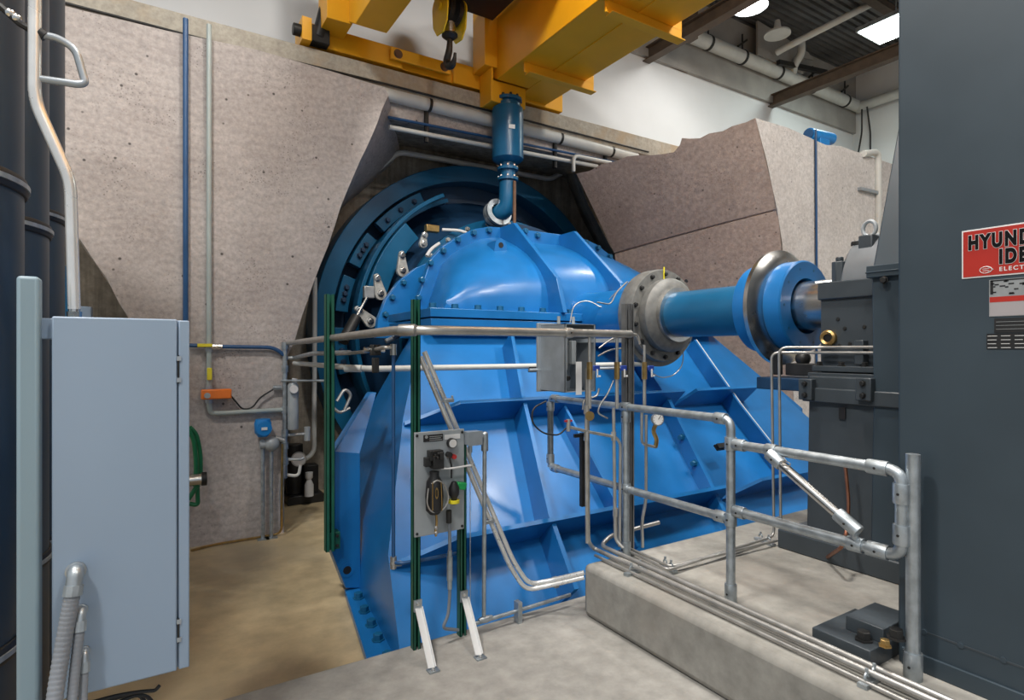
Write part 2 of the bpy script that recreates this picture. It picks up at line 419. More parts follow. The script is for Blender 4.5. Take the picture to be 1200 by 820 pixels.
# left side pillar plate with a lifting hole, base flange and its bolts
Yp = 4.93
pl = [PY(388, 645, Yp), PY(392, 529, Yp), PY(422, 531, Yp), PY(423, 689, Yp), PY(405, 689, Yp)]
def pillar(f):
    g = G()
    g.prism([f(p) for p in pl], (0, .14, 0))
    a, b = pl[1], pl[2]; c = PY(434, 460, 5.25); d = c+V((.06, 0, 0))
    g.rings([[f(a), f(b), f(b+V((0, .14, 0))), f(a+V((0, .14, 0)))], [f(c), f(d), f(d+V((0, .1, 0))), f(c+V((0, .1, 0)))]])
    return g.out('side_flange', M_BLUE, cas, 20, bevel=.006)
pillar(lambda p: p); pillar(mir)
h = PY(407, 668, Yp-.004); g = G(); g.ringpart(h, (0, 1, 0), .035, .062, .006, 20); hol = g.out('hole_rim', M_BLUE, cas)
g = G(); g.cyl(h+V((0, .001, 0)), h+V((0, .004, 0)), .036, 18); g.out('hole', M_BLACK, cas)
for f in (lambda p: p, mir):
    g = G(); g.prism([f(V(p)) for p in ((1.17, 3.45, ZF), (1.42, 4.98, ZF), (1.6, 4.98, ZF), (1.5, 3.45, ZF))], (0, 0, .05)); g.out('base_flange', M_BLUE, cas, 20)
bolts(cas, [(PZ(x, y, ZF+.05), (0, 0, 1)) for x, y in ((420, 701), (427, 717), (435, 733), (443, 750), (454, 772))], .034, .05, M_TEAL)
# two horizontal shelves on the sloping face, tapering to nothing at the left tip
NF = V((0, -1, .95)).normalized()
def face_at(x, z): return V((x, 3.72+.95*z, z))
def shelf(x0, x1, z, taper0, taper1, dep=.28, th=.035):
    a, b = face_at(x0, z), face_at(x1, z); pts = [a+NF*.02]
    if taper0: pts += [face_at(x0+taper0, z)+NF*dep]
    else: pts += [a+NF*dep]
    if taper1: pts += [face_at(x1-taper1, z)+NF*dep, b+NF*.02]
    else: pts += [b+NF*dep, b+NF*.02]
    pts += [b-NF*.03, a-NF*.03]
    g = G(); g.prism(pts, V((0, .95, 1)).normalized()*-th); return g.out('shelf', M_BLUE, cas, 20)
XR2 = PF(778, 462).x; XR3 = PF(872, 470).x
shelf(1.90, XR2, 1.185, .45, 0); shelf(XR2+.03, XR3, 1.185, .18, 0)
shelf(1.47, PF(845, 590).x, .29, .42, 0); shelf(PF(850, 592).x, 6.6, .29, .4, 0)
# radial ribs down the face
def rib(pp, dep=.2, th=.04, name='rib'):
    pts = [PFO(*p, dep)-NF*dep for p in pp]
    g = G(); secs = []
    for i, p in enumerate(pts):
        d = (pts[min(i+1, len(pts)-1)]-pts[max(0, i-1)]).normalized(); s = d.cross(NF).normalized()*th/2
        secs.append([p-NF*.03-s, p-NF*.03+s, p+NF*dep+s, p+NF*dep-s])
    g.rings(secs); return g.out(name, M_BLUE, cas, 20)
rib([(600, 390), (614, 466), (645, 602), (676, 690)], .24)
rib([(657, 466), (722, 587), (748, 640)], .16, .03)
rib([(815, 398), (868, 474), (932, 555)], .2)
g = G(); g.tube([PFO(x, y, .2)+V((.02, 0, 0)) for x, y in ((815, 398), (868, 474), (920, 540))], .007, 6); g.out('worn_edge', M_LABEL, cas)
# bolted diagonal joint on the right of the face
rib([(735, 392), (783, 465), (850, 600)], .16, .05, 'joint_flange')
js = PFO(783, 465, .16); je = PFO(846, 592, .16); jd = (je-js).normalized()
bolts(cas, [(js.lerp(je, t)-NF*.05+V((-.03, 0, 0)), (-1, -.1, 0)) for t in (.12, .38, .62, .86)], .03, .05, M_TEAL)
g = G(); c = PF(832, 536)+NF*.2
g.obox(c, V((.085, 0, 0)), NF*.012, NF.cross(V((1, 0, 0)))*.035); g.obox(c+NF*.03, V((.08, 0, 0)), NF*.008, NF.cross(V((1, 0, 0)))*.028); g.out('cable_clamp', M_IRON, cas)
# horizontal split flange (two plates) with bolts
for z0, z1, e in ((2.075, 2.155, .0), (2.168, 2.26, .012)):
    g = G(); x0, y0 = 2.42-e, 5.42-e
    g.prism(P((x0, y0, z0), (2*XA-x0, y0, z0), (2*XA-x0, 6.85, z0), (2.5-e, 6.85, z0)), (0, 0, z1-z0)); g.out('split_flange', M_BLUE, cas, 20, bevel=.006)
bolts(cas, [(V((PY(px, 365, 5.5).x, 5.5, 2.26)), (0, 0, 1)) for px in (507, 533, 560, 586, 611, 636, 668, 690)], .038, .055, M_TEAL)
# arched vertical flange at the back of the dome
arch = [(2.80, 2.26), (2.86, 2.50), (3.02, 2.97), (3.19, 3.16), (3.41, 3.31), (3.64, 3.43), (3.88, 3.49), (4.28, 3.51), (4.7, 3.51)]
archR = [(2*XA-x, z) for x, z in arch[-2::-1]]; AR = arch+archR
def inset(x, z, d):
    c = V((XA, 2.35)); p = V((x, z)); v = (c-p); return p+v.normalized()*d
g = G(); a0 = [V((x, 6.78, z)) for x, z in AR]; g.prism(a0, (0, .12, 0)); g.out('arch_flange', M_BLUE, cas, 20, bevel=.008)
sp = [V((PY(px, py, 6.78).x, 6.78, PY(px, py, 6.78).z)) for px, py in ((489.9,349), (493.7,328), (504,308), (519,294), (536,281), (554.7,273), (572.6,270), (595,271.5), (615,271), (629.5,276))]
spb = sp + [mir(p) for p in sp[:8]]
bolts(cas, [(p, (0, -1, 0)) for p in spb], .036, .05, M_TEAL)
# rear drum flange behind the arch, seen on its left
g = G(); ra = [(2.42, 2.0), (2.45, 2.25), (2.55, 2.5), (2.72, 2.73), (2.95, 2.92), (3.2, 3.04), (3.6, 3.10)]
ra = ra+[(2*XA-x, z) for x, z in ra[::-1]]
g.prism([V((x, 7.10, z-.02)) for x, z in ra], (0, .1, 0)); g.out('rear_flange', M_BLUE, cas, 20, bevel=.006)
bolts(cas, [(V((x, 7.10, z)), (0, -1, 0)) for x, z in ((2.54, 2.28), (2.63, 2.50), (2.78, 2.70))], .034, .05, M_TEAL)
# dome shell: arch -> bulge -> flat front
front = [(2.70, 2.26), (2.74, 2.38), (2.86, 2.48), (3.0, 2.55), (3.2, 2.6), (3.45, 2.64), (3.75, 2.66), (4.2, 2.67), (4.7, 2.67)]
front = front+[(2*XA-x, z) for x, z in front[-2::-1]]
secs = []
for t, bul, yy in ((0, 0, 6.8), (.12, .02, 6.63), (.3, .04, 6.38), (.5, .05, 6.14), (.7, .04, 5.94), (.85, .03, 5.83), (.95, .01, 5.77), (1.05, 0, 5.72), (1.15, -.02, 5.69), (1.3, -.05, 5.67), (1.5, -.1, 5.66)):
    sec = []
    for (ax, az), (fx, fz) in zip(AR, front):
        q = inset(ax, az, .16); p = V((q.x+(fx-q.x)*t, q.y+(fz-q.y)*t))
        n = (p-V((XA, 2.35))).normalized(); p = p+n*bul
        sec.append(V((p.x, yy, max(p.y, 2.25))))
    secs.append(sec)
g = G(); g.rings(secs); g.out('upper_casing', M_BLUE, cas, 50)
# upper ribs
for rx in (4.08, 5.08):
    g = G(); g.prism(P((rx-.03, 6.8, 3.30), (rx-.03, 6.8, 3.50), (rx-.03, 6.45, 3.50), (rx-.03, 5.50, 2.68), (rx-.03, 5.36, 2.26), (rx-.03, 5.7, 2.26), (rx-.03, 5.7, 2.6)), (.06, 0, 0))
    g.out('rib', M_BLUE, cas, 20, bevel=.006)
# lifting lug on the dome
L0 = PY(587, 289, 6.22); g = G(); g.prism([L0+V((-.10, 0, -.07)), L0+V((.10, 0, -.07)), L0+V((.07, 0, .07)), L0+V((0, 0, .11)), L0+V((-.07, 0, .07))], (0, .22, 0)); lug = g.out('lifting_lug', M_BLUE, cas)
g = G(); g.cyl(L0+V((0, -.004, .02)), L0+V((0, .0, .02)), .035, 16); g.out('lug_hole', M_BLACK, lug)
# neck and hub bracket
g = G(); g.lathe([(0,0),(.36,0),(.34,.12),(.33,1.2),(0,1.2)], (XA, 5.72, ZA), (0, -1, 0), 32); g.out('neck', M_BLUE, cas)
# ------------------------------------------------------------------ shaft seal housing
sl = thing('shaft_seal', 'round grey bolted seal housing where the blue shaft enters the casing', 'shaft seal', (XA, 4.7, ZA-.5))
g = G(); g.lathe([(.24,0),(.49,0),(.50,.03),(.50,.17),(.49,.20),(.24,.20)], (XA, 4.62, ZA), (0, -1, 0), 40); g.out('flange_plate', M_SEAL, sl)
g = G(); g.lathe([(.24,0),(.38,0),(.39,.02),(.39,.10),(.36,.13),(.30,.15),(.24,.15)], (XA, 4.42, ZA), (0, -1, 0), 40); g.out('gland', M_SEAL, sl)
g = G(); g.lathe([(.235,0),(.285,0),(.285,.05),(.235,.05)], (XA, 4.27, ZA), (0, -1, 0), 40); g.out('packing_ring', M_STEEL, sl)
bolts(sl, [(V((XA+.445*math.cos(a), 4.42, ZA+.445*math.sin(a))), (0, -1, 0)) for a in [2*PI*(k+.5)/14 for k in range(14)]], .02, .03, M_IRON)
g = G(); g.obox((XA-.02, 4.413, ZA+.45), (.008, 0, 0), (0, .003, 0), (0, 0, .07)); g.out('yellow_mark', M_YPLAS, sl)
g = G(); g.lathe([(.47,0),(.55,0),(.55,.1),(.47,.1)], (XA, 4.6, ZA), (0, -1, 0), 30, False, PI*1.1, PI*1.9); g.out('drip_tray', M_SEAL, sl)
g = G(); g.tube([PY(700, 354, 4.7), PY(716, 357, 4.75), PY(722, 342, 4.75), PY(735, 330, 4.72)], .008, 6, .1); g.tube([PY(668, 378, 5.2), PY(672, 356, 5.2), PY(690, 351, 5.15), PY(706, 362, 5.1), PY(716, 348, 5.0), PY(736, 330, 4.8)], .007, 6, .15); g.out('sensor_wire', M_STAIN, sl)
# ------------------------------------------------------------------ shaft
sh = thing('turbine_shaft', 'thick blue horizontal shaft with a polished steel coupling disc', 'shaft', (XA, 3.5, ZA-.5))
def disc(r, y0, y1, mat, name, hole=0., ch=.012, n=56):
    g = G(); g.lathe([(hole, 0), (r-ch, 0), (r, ch), (r, y0-y1-ch), (r-ch, y0-y1), (hole, y0-y1)] + ([(hole, 0)] if hole else []), (XA, y0, ZA), (0, -1, 0), n); return g.out(name, mat, sh)
disc(.235, 4.32, 3.2, M_TEAL, 'shaft_tube')
disc(.385, 3.29, 3.10, M_BLUE, 'coupling_hub'); disc(.385, 2.99, 2.83, M_BLUE, 'coupling_hub', .235)
g = G(); g.lathe([(0,0),(.485,0),(.50,.015),(.50,.05),(.47,.075),(.40,.11),(0,.11)], (XA, 3.10, ZA), (0, -1, 0), 64); g.out('brake_disc', M_STEEL, sh)
g = G(); g.lathe([(0,0),(.234,0),(.234,.05),(0,.05)], (XA, 2.975, ZA), (0, -1, 0), 40); g.out('coupling_bore', M_BLACK, sh)
disc(.205, 2.93, 2.2, M_STEEL, 'journal')
bolts(sh, [(V((XA+.32*math.cos(a), 2.832, ZA+.32*math.sin(a))), (0, -1, 0)) for a in [2*PI*k/10 for k in range(10)]], .012, .004, M_TEAL)
# ------------------------------------------------------------------ round ring in the wall
XR, ZR = 4.71, 2.1
A0, A1 = -.72, PI+.72
def arcpart(g, r0, r1, y0, y1, a0, a1, n=48):
    # angles measured from +X, counter clockwise towards +Z
    ring = []
    for k in range(n+1):
        a = a0+(a1-a0)*k/n; e = V((math.cos(a), 0, math.sin(a))); o = V((XR, 0, ZR))
        ring.append([o+e*r0+V((0, y0, 0)), o+e*r1+V((0, y0, 0)), o+e*r1+V((0, y1, 0)), o+e*r0+V((0, y1, 0))])
    g.rings(ring); return g
rg = thing('wall_ring', 'large round blue steel ring set into the dark concrete wall behind the casing', 'ring', (XR, 8.6, ZF))
g = arcpart(G(), 2.50, 2.75, 8.42, 8.89, A0, A1, 80); g.out('outer_ring', M_TEAL, rg, 25, bevel=.008)
g = G(); 
ring = [V((XR+2.5*math.cos(A0+(A1-A0)*k/60), 8.78, ZR+2.5*math.sin(A0+(A1-A0)*k/60))) for k in range(61)]; g.prism(ring, (0, .1, 0)); g.out('back_plate', M_NAVY, rg, 25)
for a0, a1 in ((2.05, 2.42), (2.50, 2.72), (2.80, 3.02), (3.12, 3.4)):
    p = arcpart(G(), 2.28, 2.46, 8.42, 8.56, a0, a1, 12).out('segment', M_TEAL, rg, 25, bevel=.006)
    bolts(rg, [(V((XR+2.37*math.cos(a), 8.42, ZR+2.37*math.sin(a))), (0, -1, 0)) for a in (a0+.07, (a0+a1)/2, a1-.07)], .035, .05, M_NAVY)
g = arcpart(G(), 2.18, 2.24, 8.3, 8.7, 1.9, PI+.6, 40); g.out('inner_band', M_TEAL, rg, 25)
# guide gear with operating plate, links and servo
gg = thing('guide_vane_gear', 'dark blue guide vane gear with silver link plates left of the dome', 'guide vane gear', (XR, 8, ZF+.02))
g = G(); g.lathe([(0,0),(2.2,0),(2.2,.1),(1.95,.3),(1.66,.9),(1.60,1.0),(1.60,1.5),(0,1.5)], (XR, 8.76, ZR), (0, -1, 0), 64); g.out('gear_drum', M_NAVY, gg, 30)
g = G(); g.lathe([(1.6,0),(1.74,0),(1.74,.1),(1.6,.1)], (XR, 7.75, ZR), (0, -1, 0), 64); g.out('drum_flange', M_TEAL, gg, 30)
bolts(gg, [(V((XR+1.68*math.cos(a), 7.65, ZR+1.68*math.sin(a))), (0, -1, 0)) for a in [PI*(.5+.07*k) for k in range(9)]], .03, .045, M_STAIN)
arcpart(G(), 1.93, 2.22, 7.90, 8.02, 2.36, 2.86, 20).out('operating_plate', M_TEAL, gg, 25, bevel=.01)
arcpart(G(), 2.24, 2.30, 7.95, 8.15, 2.0, 3.7, 30).out('operating_ring', M_TEAL, gg, 25, bevel=.01)
M_LINK = paint('link_silver', (.52,.52,.50), .4, .3, .15, 20)
def link(px, py, ang, L=.34, w=.085):
    c = PY(px, py, 7.62); g = G(); u = V((math.cos(ang), 0, math.sin(ang))); s = V((-u.z, 0, u.x))
    pts = []
    for k in range(9): a = -PI/2+PI*k/8; pts.append(c+u*(L*.22)+u*w*math.cos(a)+s*w*math.sin(a))
    for k in range(7): a = PI/2+PI*k/6; pts.append(c-u*(L*.5)+u*w*.42*math.cos(a)+s*w*.42*math.sin(a))
    g.prism(pts, (0, .06, 0)); o = g.out('link_plate', M_LINK, gg, 30, bevel=.006)
    bolts(o, [(c+u*L*.2, (0, -1, 0)), (c-u*L*.42, (0, -1, 0))], .035, .04, M_STEEL, 'pin', 12)
link(472, 311, -1.52); link(445, 338, -1.35); link(430, 372, -.75); link(497, 282, -1.7, .2, .06)
a, b = PY(432, 345, 7.5), PY(402, 400, 7.2)
g = G(); g.tube([a, a.lerp(b, .55)], .022, 10); sv = g.out('servo_rod', M_STEEL, gg)
g = G(); g.tube([a.lerp(b, .5), b], .07, 14); g.out('servo_cylinder', M_IRON, gg)
g = G(); g.obox(a+V((0, 0, .03)), (.07, 0, 0), (0, .04, 0), (0, 0, .08)); g.out('clevis', M_PLATE, gg, bevel=.01)
for pts, r in (([(395, 470), (404, 455), (412, 462), (404, 480)], .02), ([(391, 478), (398, 484), (410, 478)], .018), ([(452, 400), (470, 392), (482, 372), (496, 370)], .03)):
    g = G(); g.tube([PY(x, y, 6.95) for x, y in pts], r, 8, .06); g.out('hose', M_STAIN, gg)
g = G(); g.obox(PY(506, 268, 7.6), (.10, 0, 0), (0, .05, 0), (0, 0, .05)); g.out('bracket', M_BRASS, gg, bevel=.01)
g = G(); g.tube([PY(518, 269, 7.6), PY(540, 270, 7.55), PY(555, 276, 7.5)], .022, 8, .1); g.tube([PY(500, 300, 7.35), PY(505, 292, 7.4), PY(515, 285, 7.4)], .025, 8, .1); g.out('grease_line', M_LABEL, gg)
# ------------------------------------------------------------------ air valve
av = thing('air_valve', 'upright blue cylinder air valve with bolted neck above the wall ring', 'valve', (4.4, 7.1, 3.6))
cx, cy = PY(595, 160, 7.08).x, 7.08
zt = lambda py: PY(595, py, 7.08).z
r0 = .225
g = G(); g.lathe([(0, zt(189)-.06), (.12, zt(189)-.03), (r0-.04, zt(189)-.01), (r0, zt(187)), (r0, zt(131)), (r0-.008, zt(128)), (r0-.03, zt(127)), (0, zt(127))], (cx, cy, 0), (0, 0, 1), 36); g.out('valve_body', M_TEAL, av)
g = G(); g.lathe([(0, zt(127)), (r0-.04, zt(127)), (r0-.04, zt(123)), (.0, zt(123))], (cx, cy, 0), (0, 0, 1), 30); g.lathe([(0, zt(120.5)), (r0-.02, zt(120.5)), (r0-.02, zt(117)), (0, zt(115.5))], (cx, cy, 0), (0, 0, 1), 30); g.cyl((cx, cy, zt(123)), (cx, cy, zt(120)), r0-.07, 24); g.out('top_flange', M_TEAL, av)
bolts(av, [(V((cx+(r0-.05)*math.cos(a), cy+(r0-.05)*math.sin(a), zt(116.5))), (0, 0, 1)) for a in [2*PI*k/10 for k in range(10)]], .018, .03, M_IRON)
for py in (200, 212):
    g = G(); g.lathe([(0,0),(.15,0),(.15,.04),(0,.04)], (cx, cy, zt(py)), (0, 0, 1), 28); g.out('flange', M_TEAL, av)
    bolts(av, [(V((cx+.132*math.cos(a), cy+.132*math.sin(a), zt(py)+.04)), (0, 0, 1)) for a in [2*PI*(k+.3)/8 for k in range(8)]], .016, .025, M_STEEL)
g = G(); g.cyl((cx, cy, zt(216)), (cx, cy, zt(190)), .11, 26); g.out('neck', M_TEAL, av)
e0 = V((cx, cy, zt(214))); 
g = G(); el = [e0, V((cx, cy, zt(230))), PY(594, 243, 7.1), PY(585, 251, 7.2), PY(576, 256, 7.5)]; g.tube(el, .125, 20, .18); g.out('elbow', M_TEAL, av)
ce = PY(583, 250, 7.22); dd = (PY(576, 258, 7.5)-PY(590, 246, 7.15)).normalized()
g = G(); g.lathe([(.125,0),(.20,0),(.20,.05),(.125,.05),(.125,.08),(.20,.08),(.20,.13),(.125,.13)], ce-dd*.06, dd, 28); g.out('chrome_flange', M_GALV, av)
g = G(); fwd = V((-.3, -1, 0)).normalized(); s2 = V((1, -.3, 0)).normalized(); g.obox(V((cx, cy, zt(155)))+fwd*(r0+.002), s2*.045, fwd*.003, (0, 0, .028)); g.out('name_label', M_LABEL, av)
g = G(); p = PY(602, 0, 6.95); g.cyl((p.x, 6.93, PY(602, 264, 6.93).z-.02), (p.x, 6.93, PY(602, 212, 6.93).z), .024, 12); one(g, 'drain_rod', 'thin rusty brown vertical pipe beside the air valve elbow', 'pipe', M_RUST)
# ================================================================== BEARING PEDESTAL
bp = thing('bearing_pedestal', 'dark grey bearing pedestal carrying the steel shaft end on the concrete plinth', 'bearing', (XA, 2.2, .36))
bx0, by0, by1 = 4.24, 2.45, 1.55
def sect(pts, y0, y1): return [V((x, y0, z)) for x, z in pts], (0, y1-y0, 0)
g = G(); g.prism(*sect([(bx0, 1.66), (2*XA-bx0, 1.66), (2*XA-bx0, 2.27), (bx0, 2.27)], by0, by1)); g.out('housing', M_DGREY, bp, 20, bevel=.012)
g = G(); g.prism(*sect([(bx0-.02, 2.20), (2*XA-bx0+.02, 2.20), (2*XA-bx0+.02, 2.33), (bx0-.02, 2.33)], by0+.012, by1)); g.out('cap_flange', M_DGREY, bp, 20, bevel=.01)
g = G(); g.lathe([(0,0),(.42,0),(.45,.03),(.45,.5),(0,.5)], (XA, 2.33, 2.26), (0, -1, 0), 48, False, 0, PI); g.out('bearing_cap', M_CAP, bp, 30)
g = G(); q = PY(984, 333, 2.3); q = PX(984, 333, 4.32); g.cyl(q, q+V((0,0,.165)), .055, 8); g.cyl(q+V((0,0,.165)), q+V((0,0,.2)), .028, 8); g.out('cap_stud', M_DGREY, bp, 20, bevel=.006)
q = PX(1018, 300, 4.42); g = G(); g.obox(q+V((0,0,.03)), (.05, 0, 0), (0, .05, 0), (0, 0, .12)); g.out('lifting_block', M_DGREY, bp, bevel=.01)
g = G(); c = PX(1019, 268, 4.42); 
ringp = [c+V((0, .045*math.cos(2*PI*k/20), .055*math.sin(2*PI*k/20))) for k in range(21)]; g.tube(ringp, .014, 8); g.out('lifting_eye', M_PANEL, bp)
g = G(); c = PX(1006, 292, 4.45); g.cyl(c, c+V((0,0,.03)), .035, 12); g.cyl(c+V((0,0,.03)), c+V((0,0,.055)), .05, 12); g.cyl(c+V((0,0,-.06)), c, .018, 8); g.out('breather', M_IRON, bp)
c = PX(972, 396, bx0-.001); g = G(); g.lathe([(.03,0),(.058,0),(.058,.03),(.045,.04),(.03,.03)], c, (-1, 0, 0), 24); s = g.out('sight_glass_rim', M_BRASS, bp)
g = G(); g.cyl(c, c+V((-.02, 0, 0)), .036, 20); g.out('sight_glass', M_IRON, s)
bolts(bp, [(PX(x, y, bx0), (-1, 0, 0)) for x, y in ((982, 374), (990, 385), (1013, 383), (984, 405), (996, 403), (1008, 402))], .012, .006, M_IRON)
# clamped flange below, stepped base
g = G(); ya, yb = PX(950, 430, 4.16).y, 1.5; za = PX(950, 436, 4.16).z; g.box(4.12, 5.28, yb, ya, za-.045, za); g.box(4.14, 5.26, yb, ya-.02, za+.008, za+.05); g.out('foot_flange', M_DGREY, bp, 20, bevel=.006)
bolts(bp, [(V((4.17, ya-.06-.16*k, za+.05)), (0, 0, 1)) for k in range(4)], .022, .03, M_IRON)
zt2 = PX(945, 437, 4.05).z; ye = PX(944, 437, 4.05).y
g = G(); g.prism(P((4.06, ye, .44), (4.02, 1.62, .44), (4.06, 1.70, zt2-.02), (4.06, ye-.02, zt2-.02)), (1.25, 0, 0)); g.out('pedestal_body', M_DGREY, bp, 20, bevel=.01)
g = G(); zb = PX(945, 462, 4.02).z; g.box(4.02, 5.3, 1.66, ye+.01, zb-.05, zb+.05); g.out('pedestal_band', M_DGREY, bp, 20, bevel=.008)
for x in (946, 1014):
    c = PX(x, 456, 4.01); g = G(); g.box(c.x-.03, c.x+.03, c.y-.05, c.y+.05, c.z-.075, c.z+.075); k = g.out('jacking_block', M_DGREY, bp, bevel=.006)
    bolts(k, [(c+V((-.03, 0, dz)), (-1, 0, 0)) for dz in (-.04, .04)], .016, .02, M_IRON)
c = PX(987, 484, 4.04); g = G(); g.obox(c, (.004, 0, 0), (0, .022, 0), (0, 0, .04)); g.out('slot', M_BLACK, bp)
g = G(); a, b = PX(922, 632, 4.0), PX(1056, 690, 4.0); g.box(3.97, 5.4, 1.45, 2.62, .36, .50); g.out('sole_plate', M_DGREY, bp, 20, bevel=.01)
g = G(); c0 = PX(880, 458, 4.55); g.box(4.40, 5.2, ye-.02, 3.1, 1.50, 1.60); g.out('guard_bracket', M_NAVY, bp, bevel=.008)
g = G(); c = PX(932, 432, 4.6); g.box(4.5, 4.66, 2.62, 2.9, 1.62, 1.72); g.ball((4.56, 2.78, 1.76), .06); g.box(4.5, 4.55, 2.95, 3.02, 1.62, 1.8); g.out('brake_caliper', M_IRON, bp, bevel=.008)
# ================================================================== GENERATOR
gx, gy = 3.0, 1.36
ge = thing('generator', 'huge flat dark grey generator enclosure with rivets at the right edge of the picture', 'generator', (4.7, 0, .36))
g = G(); g.prism(P((gx, gy, .36), (6.4, gy, .36), (6.4, gy, 4.8), (gx, gy, 4.8)), (0, -3.6, 0)); g.out('enclosure', M_GREY, ge, 20, bevel=.01)
ends = [(4.0, .37), (4.04, 1.5), (4.02, 2.33), (4.12, 2.62), (4.44, 3.56), (4.8, 4.1)]
poly = ends + [(2*XA+.2-x, z) for x, z in ends[::-1]]
g = G(); g.prism([V((x, 1.36, z)) for x, z in poly], (0, .62, 0)); g.out('end_housing', M_GREY, ge, 20, bevel=.01)
g = G(); g.box(3.99, 5.6, 1.36, 2.0, 2.30, 2.38); g.box(3.985, 5.6, 1.36, 2.005, 2.33, 2.342); sm = g.out('seam_flange', M_GREY, ge, 20, bevel=.006)
bolts(sm, [(PX(1036, 328, 3.99), (-1, 0, 0))], .02, .02, M_IRON)
g = G(); g.box(gx-.012, gx+.1, -2.2, gy-.02, .36, .44); g.out('base_rail', M_GREY, ge, bevel=.004)
bolts(ge, [(PX(x, y, gx), (-1, 0, 0)) for x, y in ((1126, 756), (1176, 773), (1126, 808), (1083, 740))], .012, .006, M_GREY, 'rivet', 10)
g = G(); g.box(gx-.003, gx+.02, -2.2, gy-.1, PX(1130, 757, gx).z-.004, PX(1130, 757, gx).z+.004); g.out('panel_seam', M_DGREY, ge)
# anchor foot with bolts
af = thing('anchor_foot', 'dark anchor block with hex bolts on the plinth by the generator corner', 'anchor block', PZ(1030, 770, .36))
c = PZ(1018, 768, .36); g = G(); g.box(2.80, 3.2, 1.385, 1.66, .36, .45); g.out('lower_block', M_DGREY, af, bevel=.004)
g = G(); g.box(2.92, 3.2, 1.385, 1.56, .45, .52); g.out('upper_block', M_DGREY, af, bevel=.004)
bolts(af, [(PZ(1012, 750, .45), (0, 0, 1)), (PZ(1050, 748, .52), (0, 0, 1))], .030, .045, M_IRON)
bolts(af, [(PZ(1037, 757, .52), (0, 0, 1))], .02, .03, M_BRASS, 'brass_bolt')
# red maker's sign
def sgn(px, py, o=0.): p = PX(px, py, gx-.004-o); return p
s0, s1 = sgn(1127, 327), sgn(1127, 271); W = 1.05
sg = thing('maker_sign', 'red sign with bold black lettering on the dark generator side', 'sign', s0)
g = G(); zb, zt_, yl = s0.z, s1.z, s0.y
g.box(gx-.004, gx-.0002, yl-W, yl, zb, zt_); g.out('border', M_LABEL, sg, bevel=.001)
g = G(); g.box(gx-.0055, gx-.004, yl-W+.006, yl-.006, zb+.006, zt_-.006); g.out('red_panel', M_RED, sg)
H = zt_-zb; R_, U_ = V((0, -1, 0)), V((0, 0, 1)); xs = gx-.0065
for o_, mt, dx in ((.0068, M_LABEL, .0), (.0048, M_INK, .0012)):
    text(sg, 'HYUNDAI', H*.38, (xs-dx, sgn(1135, 295).y, zb+H*.60), R_, U_, mt, o_, .0004, 'lettering', sx=.64)
    text(sg, 'IDEAL', H*.38, (xs-dx, sgn(1171, 315).y, zb+H*.255), R_, U_, mt, o_, .0004, 'lettering', sx=.64)
text(sg, 'ELECTRIC COMPANY', H*.115, (xs, sgn(1171, 315).y, zb+H*.095), R_, U_, M_LABEL, .0004, .0003, 'small_lettering')
lc = V((xs, sgn(1155.5, 316).y, zb+H*.145)); g = G()
ringp = [lc+R_*.021*math.cos(2*PI*k/24)+U_*.014*math.sin(2*PI*k/24) for k in range(25)]; g.tube(ringp, .0012, 4)
g.tube([lc+R_*.004+U_*.013, lc+R_*.026, lc+R_*.004-U_*.013], .0012, 4); g.tube([lc-R_*.012+U_*.004, lc+R_*.012+U_*.004], .001, 4); g.tube([lc-R_*.012-U_*.004, lc+R_*.012-U_*.004], .001, 4); g.out('emblem', M_LABEL, sg)
# rating plates below the sign
a = sgn(1159, 371); b = sgn(1159, 328)
pA = thing('rating_plate', 'white and grey rating plate with a red stripe under the red sign', 'sign', a)
hz = b.z-a.z; g = G(); g.box(gx-.003, gx-.0002, a.y-.5, a.y, a.z, b.z); g.out('plate', M_PLATE, pA)
g = G(); g.box(gx-.004, gx-.003, a.y-.5, a.y-.002, a.z+hz*.385, a.z+hz*.53); g.out('red_stripe', M_RED, pA)
g = G(); g.box(gx-.0038, gx-.003, a.y-.5, a.y-.002, a.z+.002, a.z+hz*.38); g.out('pale_panel', M_PALEP, pA)
random.seed(3)
g = G()
for k in range(34):
    y = a.y-.006-random.random()*.2; z = a.z+hz*(.60+random.random()*.36); g.box(gx-.0042, gx-.003, y-.006-random.random()*.014, y, z-.0055, z)
g.box(gx-.0042, gx-.003, a.y-.3, a.y-.004, a.z+hz*.95, a.z+hz*.985); g.box(gx-.0042, gx-.003, a.y-.014, a.y-.004, a.z+hz*.6, a.z+hz*.97)
g.out('print', M_BLACK, pA)
a2, b2 = sgn(1165, 390), sgn(1165, 373)
pB = thing('data_plate', 'small black data plate with pale lines between two other plates', 'sign', a2)
g = G(); g.box(gx-.003, gx-.0002, a2.y-.3, a2.y, a2.z, b2.z); g.out('plate', M_BLACK, pB)
g = G()
for k in range(3): z = a2.z+(b2.z-a2.z)*(.25+.25*k); g.box(gx-.0036, gx-.003, a2.y-.29, a2.y-.006, z-.0008, z+.0008)
g.out('print', M_PLATE, pB)
a3, b3 = sgn(1156, 409), sgn(1156, 391)
pC = thing('data_plate', 'lowest black and white data plate on the dark generator side', 'sign', a3)
g = G(); g.box(gx-.003, gx-.0002, a3.y-.3, a3.y, a3.z, b3.z); g.out('plate', M_BLACK, pC)
g = G()
for k in range(4):
    z = a3.z+(b3.z-a3.z)*(.08+.25*k)
    for j in range(6): g.box(gx-.0036, gx-.003, a3.y-.045*j-.03-random.random()*.01, a3.y-.045*j-.004, z, z+.0022)
g.out('print', M_LABEL, pC)
